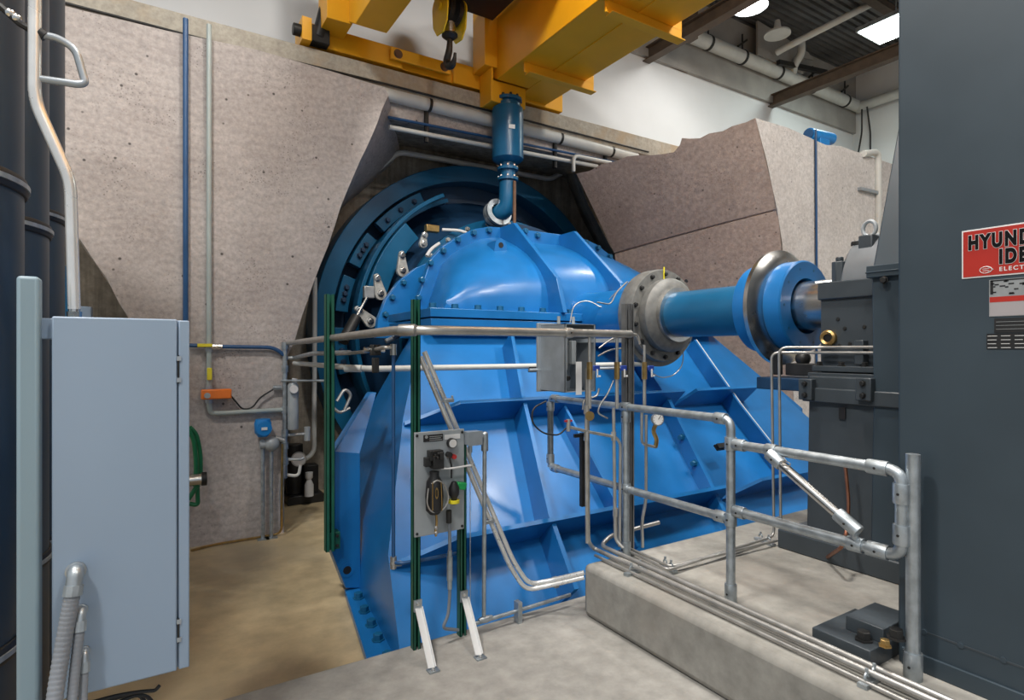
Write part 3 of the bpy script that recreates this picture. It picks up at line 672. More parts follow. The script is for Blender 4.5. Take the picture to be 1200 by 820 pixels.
# copper earth wire
g = G(); g.tube([PX(990, 541, 3.9), PX(995, 590, 3.9), PX(992, 622, 3.88), PX(988, 640, 3.7)] + [PZ(968, 654, .375)], .012, 8, .12); one(g, 'earth_wire', 'bent copper earth wire hanging behind the gate rails', 'wire', M_COPPER)
# ================================================================== HANDRAIL
XRL = 2.87; RP = .026
hr = thing('handrail', 'galvanised pipe handrail with round posts standing on the plinth edge', 'railing', (XRL, 2.6, .36))
yl = PX(645, 468, XRL).y; y1 = PZ(735, 652, .36).y; y2 = PZ(856, 706, .36).y
zt1, zm1 = 1.425, .845
def tb(parent, pts, r, name, mat=M_GALV, bend=0., n=16): g = G(); g.tube([V(p) for p in pts], r, n, bend); return g.out(name, mat, parent)
def fit(parent, c, d, L=.075, r=None, name='fitting', mat=M_GALV):   # sleeve fitting round a tube with a set screw
    r = r or RP*1.28; d = V(d).normalized(); c = V(c); g = G(); g.lathe([(0,-L/2),(r,-L/2),(r*1.04,-L/2+.006),(r*1.04,L/2-.006),(r,L/2),(0,L/2)], c, d, 16)
    o = g.out(name, mat, parent); 
    s = V((-1, 0, 0)) if abs(d.x) < .7 else V((0, -1, 0)); bolts(o, [(c+s*r*.95, s)], .006, .006, M_IRON, 'set_screw', 8); return o
tb(hr, [(XRL, yl, zm1), (XRL, yl, zt1), (XRL, y2, zt1), (XRL, y2, .37)], RP, 'top_rail', bend=.06)
tb(hr, [(XRL, yl, zt1-.05), (XRL, yl, zm1), (XRL, y2, zm1)], RP, 'mid_rail', bend=.05)
tb(hr, [(XRL, y1, .37), (XRL, y1, zt1)], RP, 'post')
for c, d in (((XRL, y1, zt1), (0,1,0)), ((XRL, y1, zm1), (0,1,0)), ((XRL, y1, zm1), (0,0,1)), ((XRL, y1, zt1-.07), (0,0,1)), ((XRL, y2, zm1), (0,0,1)), ((XRL, y2+.07, zm1), (0,1,0)), ((XRL, y2, zt1-.14), (0,0,1)), ((XRL, yl-.07, zt1), (0,1,0)), ((XRL, yl, zt1-.07), (0,0,1)), ((XRL, yl, zm1+.07), (0,0,1)), ((XRL, yl-.07, zm1), (0,1,0)), ((XRL, y2+.07, zt1), (0,1,0))): fit(hr, c, d)
for y in (y1, y2): fit(hr, (XRL, y, .415), (0,0,1), .11, name='base_socket')
# gate panel hung between the posts
gt = thing('rail_gate', 'lower galvanised gate panel with a diagonal brace right of the handrail', 'gate', (XRL, 1.7, .36))
ye_ = 1.285; zg1, zg0 = 1.285, .90
tb(gt, [(XRL, y2-.03, zg1), (XRL, ye_, zg1), (XRL, ye_, zg0), (XRL, y2-.03, zg0)], RP*1.02, 'frame', bend=.06)
for z in (zg1, zg0):
    fit(gt, (XRL, ye_+.10, z), (0,1,0), .09, RP*1.3); fit(gt, (XRL, ye_, (zg1-.10 if z == zg1 else zg0+.10)), (0,0,1), .09, RP*1.3); fit(gt, (XRL, y2-.06, z), (0,1,0), .07)
ka, kb = PX(904, 534, XRL-.03), PX(1001, 619, XRL-.03)
tb(gt, [ka, kb], RP*.95, 'diagonal_brace', M_STEEL)
fit(gt, ka.lerp(kb, .05), kb-ka, .09, name='brace_socket'); fit(gt, ka.lerp(kb, .93), kb-ka, .12, name='brace_socket')
fit(gt, (XRL, PX(904, 524, XRL).y, zg1), (0,1,0), .06); fit(gt, (XRL, PX(1003, 636, XRL).y, zg0), (0,1,0), .07, RP*1.35)
c = kb+V((0,0,-.035)); g = G(); g.tube([c+V((0,0,.02)), (XRL, PX(1003, 636, XRL).y, zg0)], .016, 10); g.out('swivel', M_GALV, gt)
g = G(); c = PX(920, 543, XRL-.06); g.tube([c+V((0,.03*math.cos(a),.012*math.sin(a))) for a in [2*PI*k/16 for k in range(17)]], .003, 6); g.out('quick_pin', M_STEEL, gt)
gp = thing('gate_post', 'single galvanised gate post on the plinth against the generator side', 'post', (2.93, 1.25, .36))
pz = PZ(1070, 795, .36); pzt = PX(1070, 532, pz.x).z
tb(gp, [(pz.x, pz.y, .36), (pz.x, pz.y, pzt)], RP*1.1, 'tube'); fit(gp, (pz.x, pz.y, .42), (0,0,1), .12, RP*1.4, 'base_socket')
# ================================================================== PIPES ON THE PLINTH EDGE
def pipe(name, label, pts, r, mat, bend=.08, cat='pipe', group=None, n=12):
    g = G(); g.tube([V(p) for p in pts], r, n, bend); return one(g, name, label, cat, mat, group)
YC = 3.10                                        # plane of the column and the upright lines
col = PZ(738, 645, .36)
def M(px, py, y=YC): return PY(px, py, y)
zc = .405
pe0 = PZ(690, 640, zc); pe1 = V((2.70, .6, zc))
pipe('instrument_tube', 'left upright steel tube turning at the plinth corner to run along its edge', [M(688, 432), M(689, 634), pe0+V((.0,-.05,0)), pe1], .0155, M_STAIN, .06)
pb0 = PZ(712, 642, zc)
pipe('drain_tube', 'steel tube along the plinth edge rising behind the post and bending right', [M(772, 612, 3.16), M(716, 627, 3.2), PZ(700, 640, zc+.02)+V((.03, 0, 0)), V((2.748, .6, zc))], .0155, M_STAIN, .08)
pipe('lower_edge_tube', 'thin shaded tube lying outermost along the curb of the plinth', [PZ(700, 650, .38)+V((-.02, 0, 0)), V((2.645, .6, .378))], .010, M_STAIN, 0)
def strutclip(name, label, c, ax, L=.2):
    t = thing(name, label, 'pipe clamp', c); c = V(c); ax = V(ax).normalized(); s = V((0,0,1)).cross(ax)
    g = G(); g.obox(c+V((0,0,.01)), ax*L/2, s*.02, (0,0,.009)); g.out('channel', M_GALV, t)
    for k in (-.22, .22):
        g = G(); g.tube([c+ax*L*k-s*.0+V((0,0,.018))+ax*.017*math.cos(a)+V((0,0,.017+.02*math.sin(a))) for a in [PI*j/8 for j in range(9)]], .006, 6); g.out('strap', M_GALV, t)
        g = G(); g.cyl(c+ax*L*k+V((0,0,.05)), c+ax*L*k+V((0,0,.075)), .008, 6); g.out('screw', M_GALV, t)
strutclip('pipe_clamp', 'pipe clamp on the plinth edge near the first railing post', PZ(745, 671, .36), (1, .12, 0), .2)
strutclip('pipe_clamp', 'pipe clamp on the plinth edge below the anchor block', PZ(1020, 800, .36), (1, .05, 0), .16)
strutclip('pipe_clamp', 'pipe clamp in the middle of the plinth holding the two crossing tubes', PZ(783, 667, .36), (.25, 1, 0), .16)
# tubes crossing the plinth to the bearing
za_ = .40
for i, (a, c, lab) in enumerate((((738, 640), (908, 405), 'rear of the two steel tubes rising to the bearing sight glass'), ((738, 646), (915, 412), 'front of the two steel tubes rising to the bearing sight glass'))):
    b0 = PZ(907+8*i, 628+4*i, za_); y = b0.y
    up = PY(904+9*i, 413-6*i, y); tgt = PX(1005, 409-2*i-4*i, 4.18)
    pipe('oil_tube', lab, [M(721, 600), PZ(726+4*i, 640-1*i, za_), PZ(783+3*i, 668-4*i, za_), b0, up, V((4.17, up.y-.22, up.z)), V((4.17, 2.02, up.z))], .0105, M_STAIN, .06)
g = G(); c = PX(1008, 412, 4.19); g.box(c.x-.02, c.x+.05, c.y-.03, c.y+.03, c.z-.09, c.z+.08); one(g, 'tube_manifold', 'dark tube block on the bearing side where the oil tubes end', 'manifold', M_DGREY, bevel=.005)
strutclip('pipe_clamp', 'pipe clamp on the plinth at the foot of the rising tubes', PZ(896, 636, .36), (.2, 1, 0), .18)
# ================================================================== INSTRUMENT COLUMN AND MANIFOLD
ct = M(737, 356).z
cl = thing('strut_column', 'tall grey double channel column standing on the plinth behind the railing', 'column', (col.x, YC, .36))
for dx in (-.022, .022):
    g = G(); x = M(737, 400).x+dx
    g.box(x-.019, x+.019, YC+.03, YC+.034, .36, ct); g.box(x-.019, x-.016, YC-.01, YC+.03, .36, ct); g.box(x+.016, x+.019, YC-.01, YC+.03, .36, ct); g.box(x-.019, x-.008, YC-.012, YC-.008, .36, ct); g.box(x+.008, x+.019, YC-.012, YC-.008, .36, ct)
    g.out('channel', M_STRUT, cl)
x = M(737, 400).x; g = G(); g.box(x-.06, x+.06, YC-.05, YC+.08, .36, .372); g.out('base_plate', M_STRUT, cl)
zH = M(600, 389).z; xb = M(476, 386).x
mp_ = thing('header_pipe', 'long horizontal steel header pipe crossing in front of the casing with three valved drops', 'pipe', (M(600, 389).x, YC, zH-.5))
wl = PY(338, 402, 7.0)
g = G(); g.tube([wl, V((xb-.02, YC+.12, zH)), V((xb+.12, YC-.035, zH)), (M(735, 390).x, YC-.035, zH)], .028, 14, .1); g.out('header_tube', M_STAIN, mp_)
fit(mp_, (xb+.02, YC+.03, zH), V((.7, -.7, 0)), .1, .034, 'union', M_STAIN); fit(mp_, (M(662, 389).x, YC-.035, zH), (1,0,0), .06, .034, 'union', M_STAIN)
g = G(); h0 = V((M(735, 390).x, YC-.035, zH)); g.tube([h0+V((-.02,0,0)), h0+V((.07, 0, -.005)), h0+V((.09, 0, -.07))], .010, 10, .05); g.out('tail_tube', M_STAIN, mp_)
for i, px in enumerate((687, 719, 751)):
    xx = M(px, 400).x; yv = YC-.035
    g = G(); g.tube([V((xx, yv, zH if i < 2 else M(px, 404).z)), V((xx, yv, M(px, 428).z))], .011, 10); g.tube([V((xx, yv, M(px, 440).z)), V((xx, yv, M(px, 478).z))], .013, 10); g.out('drop_tube', M_STAIN, mp_)
    g = G(); g.cyl((xx, yv, M(px, 444).z), (xx, yv, M(px, 424).z), .020, 8); vb = g.out('valve_body', M_BRASS, mp_)
    g = G(); c = V((xx+.035, yv-.03, M(px, 431).z)); g.obox(c, (.028, 0, 0), (0, .006, 0), (0, 0, .018)); g.out('handle', M_VBLUE, vb, bevel=.004)
    g = G(); g.obox(c+V((.0, -.01, -.035)), (.004, 0, 0), (0, .004, 0), (0, 0, .028)); g.obox(c+V((.014, -.01, -.055)), (.014, 0, 0), (0, .004, 0), (0, 0, .006)); g.out('tag', M_LABEL, vb)
# lower instrument lines
ln = thing('gauge_line', 'lower branch of steel tubes with a red knob valve in front of the casing', 'pipe', M(700, 560))
yv = YC-.03
g = G(); g.tube([M(666, 500, yv), M(690, 506, yv), M(722, 512, yv), M(727, 520, yv), M(726, 640, yv)], .011, 10, .05); g.out('cross_tube', M_STAIN, ln)
g = G(); g.tube([M(687, 478, yv), M(688, 636, yv)], .012, 10); g.out('upright_tube', M_STAIN, ln)
g = G(); g.tube([M(719, 478, yv), M(721, 632, yv), M(730, 642, 3.02)], .012, 10, .05); g.out('upright_tube', M_STAIN, ln)
g = G(); g.cyl(M(666, 500, yv)+V((0,0,-.03)), M(666, 500, yv)+V((0,0,.05)), .014, 10); vb = g.out('valve_body', M_STAIN, ln)
g = G(); g.obox(M(666, 493, yv), (.028, 0, 0), (0, .008, 0), (0, 0, .006)); g.out('red_knob', M_REDK, vb)
g = G(); c = M(690, 487, yv-.02); g.lathe([(0,0),(.03,0),(.032,.02),(0,.02)], c, (-.3, -1, 0), 20); g.out('brass_dial', M_BRASS, ln)
for px, py in ((687, 511), (719, 511), (721, 600), (687, 480)):
    g = G(); g.cyl(M(px, py-5, yv), M(px, py+5, yv), .018, 8); g.out('fitting', M_STAIN, ln)
g = G(); x = M(683, 520, YC+.03).x; g.box(x-.014, x+.014, YC+.02, YC+.05, M(683, 595).z, M(683, 508).z); g.box(x-.09, x+.02, YC+.0, YC+.02, M(683, 512).z, M(683, 508).z); g.out('backing_strut', M_IRON, ln)
lg = thing('pressure_gauge', 'pressure gauge on a brass siphon at the right of the channel column', 'gauge', M(768, 520))
g = G(); c = M(769, 491, YC-.03); g.lathe([(0,0),(.045,0),(.047,.03),(0,.03)], c, (-.35, -1, .05), 24); g.out('case', M_STAIN, lg)
g = G(); d = V((-.35, -1, .05)).normalized(); g.lathe([(0,.0301),(.04,.0301),(.04,.032),(0,.032)], c, d, 24); dl = g.out('dial', M_LABEL, lg)
g = G(); q = c+d*.033; sx_ = V((.94, -.33, 0)); g.tube([q, q+sx_*.018+V((0,0,.024))], .002, 5)
for k in range(9): a = PI*(1.25-1.5*k/8); e = sx_*math.cos(a)+V((0,0,math.sin(a))); g.tube([q+e*.030, q+e*.037], .0014, 4)
g.out('needle', M_INK, dl)
g = G(); g.tube([c+V((0, .0, -.03)), M(765, 505), M(770, 515), M(768, 524)], .016, 8, .04); g.out('siphon', M_BRASS, lg)
g = G(); g.tube([M(769, 520), M(769, 524), M(752, 520), M(752, 478)], .011, 10, .04); g.out('tube', M_STAIN, lg)
pipe('instrument_tube', 'steel tube right of the channel column ending in an S bend at the plinth', [M(757, 486, 3.12), M(757, 588, 3.12), M(752, 610, 3.12), PZ(753, 641, .37)], .012, M_STAIN, .08)
for i, (pts, lab) in enumerate((([(702, 408), (708, 403), (722, 394), (733, 395)], 'pale tube arching from the open steel box to the column at header height'), ([(701, 417), (716, 409), (735, 408)], 'pale tube sloping from the open steel box to the column under the header'))):
    pipe('signal_wire', lab, [M(x, y, 3.2) for x, y in pts], .006, M_STAIN, .08, 'cable')
pipe('signal_wire', 'thin wire looping right of the seal housing below the shaft', [PY(x, y, 4.5) for x, y in ((764, 437), (775, 443), (790, 440), (800, 428), (801, 412), (797, 402))], .006, M_STAIN, .12, 'cable')
pipe('signal_wire', 'thin wire loop hanging left of the red knob valve', [PY(x, y, 3.35) for x, y in ((640, 470), (624, 478), (623, 495), (636, 508), (655, 510), (664, 501))], .006, M_IRON, .12, 'cable')
pipe('signal_wire', 'pale wire dropping from the open box behind the left valves', [M(x, y, 3.15) for x, y in ((702, 455), (700, 464), (690, 467))]+[M(x, y, 3.12) for x, y in ((684, 468), (683, 480))], .007, M_STAIN, .08, 'cable')
pipe('signal_wire', 'wire curving between the left and middle valved drops', [M(x, y, 3.1) for x, y in ((719, 446), (712, 462), (703, 474), (700, 484), (712, 490))], .006, M_STAIN, .08, 'cable')
# open steel box
bx = thing('instrument_box', 'open grey steel instrument box behind the header pipe', 'box', M(665, 462, 3.5))
fl_ = PY(662, 380, 3.32); X0 = fl_.x; X1 = X0+.285; y0, y1_ = 3.32, 3.62; zb, zt_ = PY(662, 460, 3.32).z, PY(662, 379, 3.32).z
g = G(); t = .004
g.box(X0, X0+t, y0, y1_, zb, zt_); g.box(X1-t, X1, y0, y1_, zb, zt_); g.box(X0, X1, y0, y1_, zb, zb+t); g.box(X0, X1, y0, y1_, zt_-t, zt_)
g.box(X0, X0+.015, y0, y0+t, zb, zt_); g.box(X1-.015, X1, y0, y0+t, zb, zt_); g.out('body', M_BOX, bx)
g = G(); g.box(X0-.03, X1+.0, y1_, y1_+.02, zb-.01, zt_+.015); g.out('back_plate', M_BOX, bx, bevel=.003)
g = G(); g.box(X0+.03, X0+.07, y0+.05, y0+.12, zb+.16, zt_-.09); g.box(X0+.09, X0+.13, y0+.03, y0+.1, zb+.2, zt_-.12); g.out('transmitter', M_PANEL, bx, bevel=.008)
g = G(); g.box(X0+.1, X0+.15, y0-.004, y0+.002, zb-.02, zb+.22); g.out('paper_tag', M_LABEL, bx)
g = G(); g.box(X0+.02, X0+.08, y0+.08, y0+.16, zb+.03, zb+.14); g.cyl((X0+.06, y0+.06, zb+.1), (X0+.06, y0+.03, zb+.1), .02, 10); g.out('wiring_block', M_IRON, bx, bevel=.006)
g = G(); g.tube([V((X0-.1, y1_+.01, 1.68)), V((X1+.55, y1_+.01, 1.68))], .012, 6); g.bar((X0+.1, y1_+.03, 1.9), (M(737, 400).x, YC+.05, 1.9), .03, .03); g.out('support_strut', M_BOX, bx)
for px in (650, 667):
    g = G(); q = PY(px, 377, 3.5); g.cyl((q.x, 3.45, zt_), (q.x, 3.45, zt_+.06), .012, 8); g.out('gland', M_PANEL, bx)
# white pipe in front of the casing
wp = thing('white_pipe', 'slim white horizontal pipe under the header running to the shaft seal', 'pipe', PY(560, 430, 4.55))
zw = PY(560, 430, 4.55).z
g = G(); g.tube([V((PY(345, 433, 7.0).x, 7.0, zw)), V((PY(412, 432, 5.0).x, 4.75, zw)), V((PY(440, 432, 4.55).x, 4.55, zw)), V((PY(775, 428, 4.45).x, 4.55, zw)), V((4.9, 4.62, zw+.02))], .025, 12, .12); g.out('tube', M_WPIPE, wp)
g = G(); q = PY(626, 429, 4.55); g.obox(q+V((0, -.02, -.03)), (.07, 0, 0), (0, .02, 0), (0, 0, .025)); g.out('hanger', M_IRON, wp)
g = G(); q = PY(413, 432, 4.75); g.cyl((q.x-.05, 4.79, zw), (q.x+.06, 4.70, zw), .03, 12); g.out('coupling', M_WPIPE, wp)
# ================================================================== GREEN STRUTS, PANEL AND CONDUITS IN FRONT OF THE CASING
def strut(name, label, x, y, z0, z1, mat=M_GREEN, w=.046):
    t = thing(name, label, 'strut', (x, y, z0)); h = w/2
    g = G(); g.box(x-h, x-h+.004, y-h, y+h, z0, z1); g.box(x+h-.004, x+h, y-h, y+h, z0, z1); g.box(x-h, x+h, y+h-.004, y+h, z0, z1); g.box(x-h, x-.008, y-h, y-h+.004, z0, z1); g.box(x+.008, x+h, y-h, y-h+.004, z0, z1); g.out('channel', mat, t)
    g = G()
    n = int((z1-z0)/.05)
    for k in range(n): g.box(x-.007, x+.007, y+h-.006, y+h-.0045, z0+.012+.05*k, z0+.04+.05*k)
    g.out('slots', M_BLACK, t); return t
gp1 = PZ(488, 750, 0.0); YS = 3.335
a1 = PY(487, 600, YS); a2 = PY(541, 600, YS)
strut('green_strut', 'tall green slotted strut standing on the slab left of the instrument panel', a1.x, YS, 0, PY(487, 351, YS).z)
strut('green_strut', 'shorter green slotted strut under the right side of the instrument panel', a2.x, YS, 0, PY(541, 520, YS).z)
q = PY(386, 500, 4.84); t = strut('green_strut', 'green strut bolted by its foot to the left edge of the casing', q.x, 4.84, PY(386, 645, 4.84).z, PY(386, 345, 4.84).z, w=.07)
g = G(); c = PY(391, 634, 4.83); g.box(c.x-.045, c.x+.055, 4.83, 4.925, c.z-.07, c.z+.07); g.out('foot_bracket', M_GREEN, t, bevel=.004); bolts(t, [(c+V((.03, 0, dz)), (0, -1, 0)) for dz in (-.04, .04)], .011, .012, M_IRON)
for i, (p, q, lab) in enumerate((((491, 712), (506, 785), 'white angle brace at the foot of the tall green strut'), ((540, 702), (561, 770), 'white angle brace at the foot of the shorter green strut'))):
    x = (a1, a2)[i].x; foot = PZ(q[0], q[1], 0); topz = PY(p[0], p[1], YS-.03).z
    t = thing('angle_brace', lab, 'brace', foot)
    A = V((x+.005, YS-.033, topz)); B = V((foot.x, foot.y, .012)); d = (B-A).normalized()
    g = G(); g.bar(A, B, .045, .006, (0, 1, .3)); g.bar(A+V((.02, 0, 0)), B+V((.02, 0, 0)), .006, .03, (0, 1, .3)); g.out('arm', M_LABEL, t)
    g = G(); g.box(x-.024, x+.028, YS-.036, YS-.024, topz-.02, topz+.05); g.out('top_tab', M_GALV, t); g = G(); g.box(B.x-.03, B.x+.035, B.y-.04, B.y+.012, 0, .008); g.out('foot_tab', M_GALV, t)
    bolts(t, [(V((x, YS-.036, topz+.028)), (0, -1, 0)), (V((B.x, B.y-.02, .008)), (0, 0, 1))], .009, .01, M_STEEL)
# instrument panel
YI = 3.29; xa, xb_ = PY(486, 560, YI).x, PY(544, 560, YI).x; zb, zt_ = PY(486, 630, YI).z, PY(486, 507, YI).z
ip = thing('gauge_board', 'grey instrument board with gauge, black pump and hoses on the green struts', 'panel', ((xa+xb_)/2, YI, zb))
g = G(); g.box(xa, xb_, YI, YI+.015, zb, zt_); g.out('back_plate', M_PANEL, ip, bevel=.003)
I = lambda px, py, y=YI: PY(px, py, y)
bolts(ip, [(V((x, YI, z)), (0, -1, 0)) for x in (xa+.015, xb_-.015) for z in (zb+.02, zt_-.02)], .007, .008, M_IRON)
g = G(); a, b = I(496, 518), I(519, 508); g.box(a.x, b.x, YI-.003, YI-.0002, a.z, b.z); np_ = g.out('name_plate', M_BLACK, ip)
g = G(); a, b = I(521, 515), I(539, 508); g.box(a.x, b.x, YI-.003, YI-.0002, a.z, b.z); g.out('label', M_LABEL, ip)
g = G(); a, b = I(503, 516), I(518, 509.5)
c = I(499.5, 512); g.cyl(c+V((0, -.004, 0)), c+V((0, -.003, 0)), .010, 16)
for k in range(3): z = b.z-(b.z-a.z)*(.1+.4*k); g.box(a.x, b.x-.01*(k % 2), YI-.0042, YI-.003, z-.004, z)
g.out('print', M_PLATE, np_)
c = I(531, 519.5, YI-.04); g = G(); g.lathe([(0,0),(.029,0),(.031,.004),(.031,.03),(.027,.033),(0,.033)], c+V((0,.035,0)), (0, -1, 0), 28); gd = g.out('gauge_case', M_IRON, ip)
g = G(); g.cyl(c+V((0,.0015,0)), c+V((0, .0005, 0)), .026, 24); g.obox(c+V((0,0,.006)), (.001, 0, 0), (0, .0006, 0), (0, 0, .012)); g.out('gauge_dial', M_LABEL, ip)
g = G(); c = I(532, 535, YI-.03); g.cyl(c+V((0,.03,0)), c+V((0,-.01,0)), .015, 14); g.out('red_knob', M_REDK, ip)
g = G(); c = I(527, 533, YI-.03); g.cyl(c+V((0,.03,0)), c+V((0,-.005,0)), .018, 14); g.tube([c+V((0,0,-.02)), I(529, 545, YI-.03), I(529, 560, YI-.03)], .006, 8); g.out('regulator', M_IRON, ip)
# pump: upper block, bottle body, clamp
g = G(); 
for (px, py, w, h, d) in ((510, 533, .045, .03, .05), (512, 541, .035, .04, .06), (501, 541, .02, .028, .035), (515, 533, .014, .022, .08)):
    c = I(px, py, YI-d/2-.005); g.obox(c, (w, 0, 0), (0, d/2, 0), (0, 0, h))
for px, py in ((509, 533), (513, 531), (512, 536), (507, 529)): c = I(px, py, YI-.07); g.cyl(c, c+V((0,-.02,0)), .007, 8)
g.out('pump_head', M_IRON, ip, bevel=.006)
g = G(); c = I(509, 584, YI-.05); z0_ = I(509, 600).z; z1_ = I(509, 556).z; g.lathe([(0,z0_),(.03,z0_+.005),(.052,z0_+.03),(.056,(z0_+z1_)/2),(.048,z1_-.03),(.03,z1_),(.03,z1_+.03),(0,z1_+.03)], (c.x, c.y, 0), (0, 0, 1), 24); bt = g.out('pump_bottle', M_BLACK, ip)
c = I(512, 578, YI-.107); g = G(); g.prism([c+V((.011*math.cos(a), 0, .034*math.sin(a)*(1.) )) for a in [2*PI*k/20 for k in range(20)]], (0, .006, 0)); g.out('yellow_badge', M_BRASS, bt)
c = I(512, 578, YI-.109); g = G(); g.tube([c+V((.004*math.cos(a), 0, .02*math.sin(a))) for a in [2*PI*k/14 for k in range(15)]], .002, 6); g.out('badge_mark', M_BLACK, bt)
g = G(); c = I(532, 574, YI-.045); z0_ = I(532, 588).z; z1_ = I(532, 562).z; g.lathe([(0,z0_),(.016,z0_),(.02,z0_+.04),(.032,z0_+.06),(.034,z1_-.04),(.015,z1_),(0,z1_)], (c.x, c.y, 0), (0, 0, 1), 20); g.out('filter_bowl', M_BLACK, ip)
g = G(); zz = I(532, 585).z; g.lathe([(.0, zz-.008),(.0355,zz-.008),(.0355,zz+.010),(0,zz+.010)], (c.x, c.y, 0), (0, 0, 1), 20); g.out('yellow_band', M_YPLAS, ip)
g = G(); c = I(540, 569, YI-.03); g.obox(c, (.032, 0, -.006), (0, .02, 0), (.006, 0, .022)); g.out('green_knob', M_VGREEN, ip, bevel=.006)
for pts, r, mt, nm in (([(517, 549), (528, 549), (545, 546), (552, 545)], .006, M_LABEL, 'cross_tube'), ([(506, 567), (512, 562), (520, 566), (526, 580), (524, 592), (515, 600), (505, 600), (500, 590), (502, 572)], .005, M_STAIN, 'hose'), ([(511, 602), (512, 612), (510, 622), (511, 628)], .008, M_BRASS, 'drain_cock'), ([(507, 565), (507, 598)], .003, M_BRASS, 'clamp_rod'), ([(517, 565), (518, 598)], .003, M_BRASS, 'clamp_rod')):
    g = G(); g.tube([I(x, y, YI-(.09 if nm in ('hose',) else .105 if nm == 'clamp_rod' else .05)) for x, y in pts], r, 8, .03); g.out(nm, mt, ip)
for py in (618, 624): g = G(); g.ball(I(511, py, YI-.05), .014, 10, 6); g.out('drain_cock', M_STAIN, ip)
# flexible line from the panel to the floor
fx = thing('flex_line', 'grey flexible line with coupling hanging from the instrument panel', 'conduit', I(526, 740))
g = G(); g.tube([I(526, 603, YI-.05), I(527, 625, YI-.03), I(527, 700, YI-.02), I(525, 722, YI-.02), I(518, 736, YI-.02), I(537, 738, YI+.01)], .010, 12, .05); g.out('tube', M_FLEX, fx)
g = G(); g.cyl(I(526, 612, YI-.04), I(526, 598, YI-.05), .018, 10); g.out('end_fitting', M_IRON, fx)
g = G(); g.cyl(I(527, 652, YI-.025), I(527, 680, YI-.025), .018, 12); g.cyl(I(527, 645, YI-.025), I(527, 690, YI-.025), .014, 12); g.out('coupling', M_GALV, fx)
# junction box and its conduits
jb = thing('junction_box', 'small grey junction box beside the top right of the instrument panel', 'box', I(555, 520))
a, b = I(544.5, 521), I(560.5, 504); g = G(); g.box(a.x, b.x, YI-.05, YI+.02, a.z, b.z); g.out('body', M_BOX, jb, bevel=.004)
g = G(); g.box(a.x-.002, b.x+.002, YI-.054, YI-.05, a.z-.002, b.z+.002); g.out('cover', M_BOX, jb, bevel=.001)
g = G(); g.cyl(I(551, 520), I(551, 530), .014, 10); g.cyl(I(551, 530), I(551, 540), .008, 10); g.out('gland', M_BOX, jb)
g = G(); g.tube([I(551, 540), I(551, 720)], .0025, 6); g.out('wire', M_STAIN, jb)
uc = thing('upright_conduit', 'vertical grey conduit with an elbow top beside the junction box', 'conduit', I(567, 728))
g = G(); g.tube([I(562, 511), I(568, 511), I(567, 722)], .0135, 12, .02); g.out('tube', M_GALV, uc)
g = G(); g.cyl(I(568, 509), I(568, 528), .0235, 14); g.ball(I(568, 509.5), .0235, 14, 8); g.out('elbow', M_GALV, uc)
# low horizontal conduit
lc_ = thing('low_conduit', 'low horizontal conduit just above the slab with a coupling', 'conduit', I(620, 720))
zL = I(566, 728).z+.01; x0, x1 = I(555, 730).x, 2.545
g = G(); g.tube([(x0, YI, zL-.01), (x1, YI, zL+.005)], .0125, 12); g.out('tube', M_GALV, lc_)
g = G(); c = I(569, 727); g.lathe([(0,-.05),(.015,-.05),(.02,-.03),(.024,0),(.02,.03),(.015,.05),(0,.05)], (c.x, YI, zL), (1, 0, 0), 12); g.out('coupling', M_GALV, lc_)
g = G(); c = I(607, 716); g.box(c.x-.016, c.x+.016, YI-.03, YI+.025, 0, zL+.06); g.out('clamp_post', M_GALV, lc_)
# diagonal pair of polished conduits
dp = [I(495, 415, 3.42), I(520, 470, 3.40), I(572, 600, 3.36), I(600, 665, 3.35), I(614, 684, 3.33), I(640, 684, 3.31)]
ed = V((2.55, 3.11, 0)); 
for i, lab in enumerate(('upper one of the two polished conduits sloping down past the instrument panel', 'lower one of the two polished conduits sloping down past the instrument panel')):
    off = V((.0135*(1 if i == 0 else -1), 0, .016*(1 if i == 0 else -1)))
    pts = [p+off for p in (dp[0], I(600, 662, 3.36), I(618, 688, 3.34), I(640, 684, 3.30))]; e = PY(690, 672, 3.12)+V((0,0,off.z)); 
    pipe('polished_conduit', lab, pts+[V((2.535, 3.12, e.z))], .0165, M_POL, .16, 'conduit')
t = thing('conduit_clip', 'clip holding the polished conduits near their straight lower end', 'clip', I(650, 684, 3.28)); g = G(); c = I(651, 682, 3.27); g.obox(c, (.02, 0, 0), (0, .02, 0), (0, 0, .035)); g.out('plate', M_GALV, t, bevel=.004); g = G(); g.cyl(c+V((.01,-.02,.02)), c+V((.01,-.03,.02)), .01, 6); g.out('screw', M_GALV, t)
for px, py, lab in ((525, 469, 'clip high on the polished conduits above the panel'), (572, 611, 'clip on the polished conduits at the right edge of the panel')):
    c = I(px, py, 3.37); g = G(); g.obox(c, (.035, 0, .0), (0, .02, 0), (.0, 0, .012)); g.cyl(c+V((.03,0,.0)), c+V((.03,0,.03)), .008, 6); one(g, 'conduit_clip', lab, 'clip', M_GALV, bevel=.003)
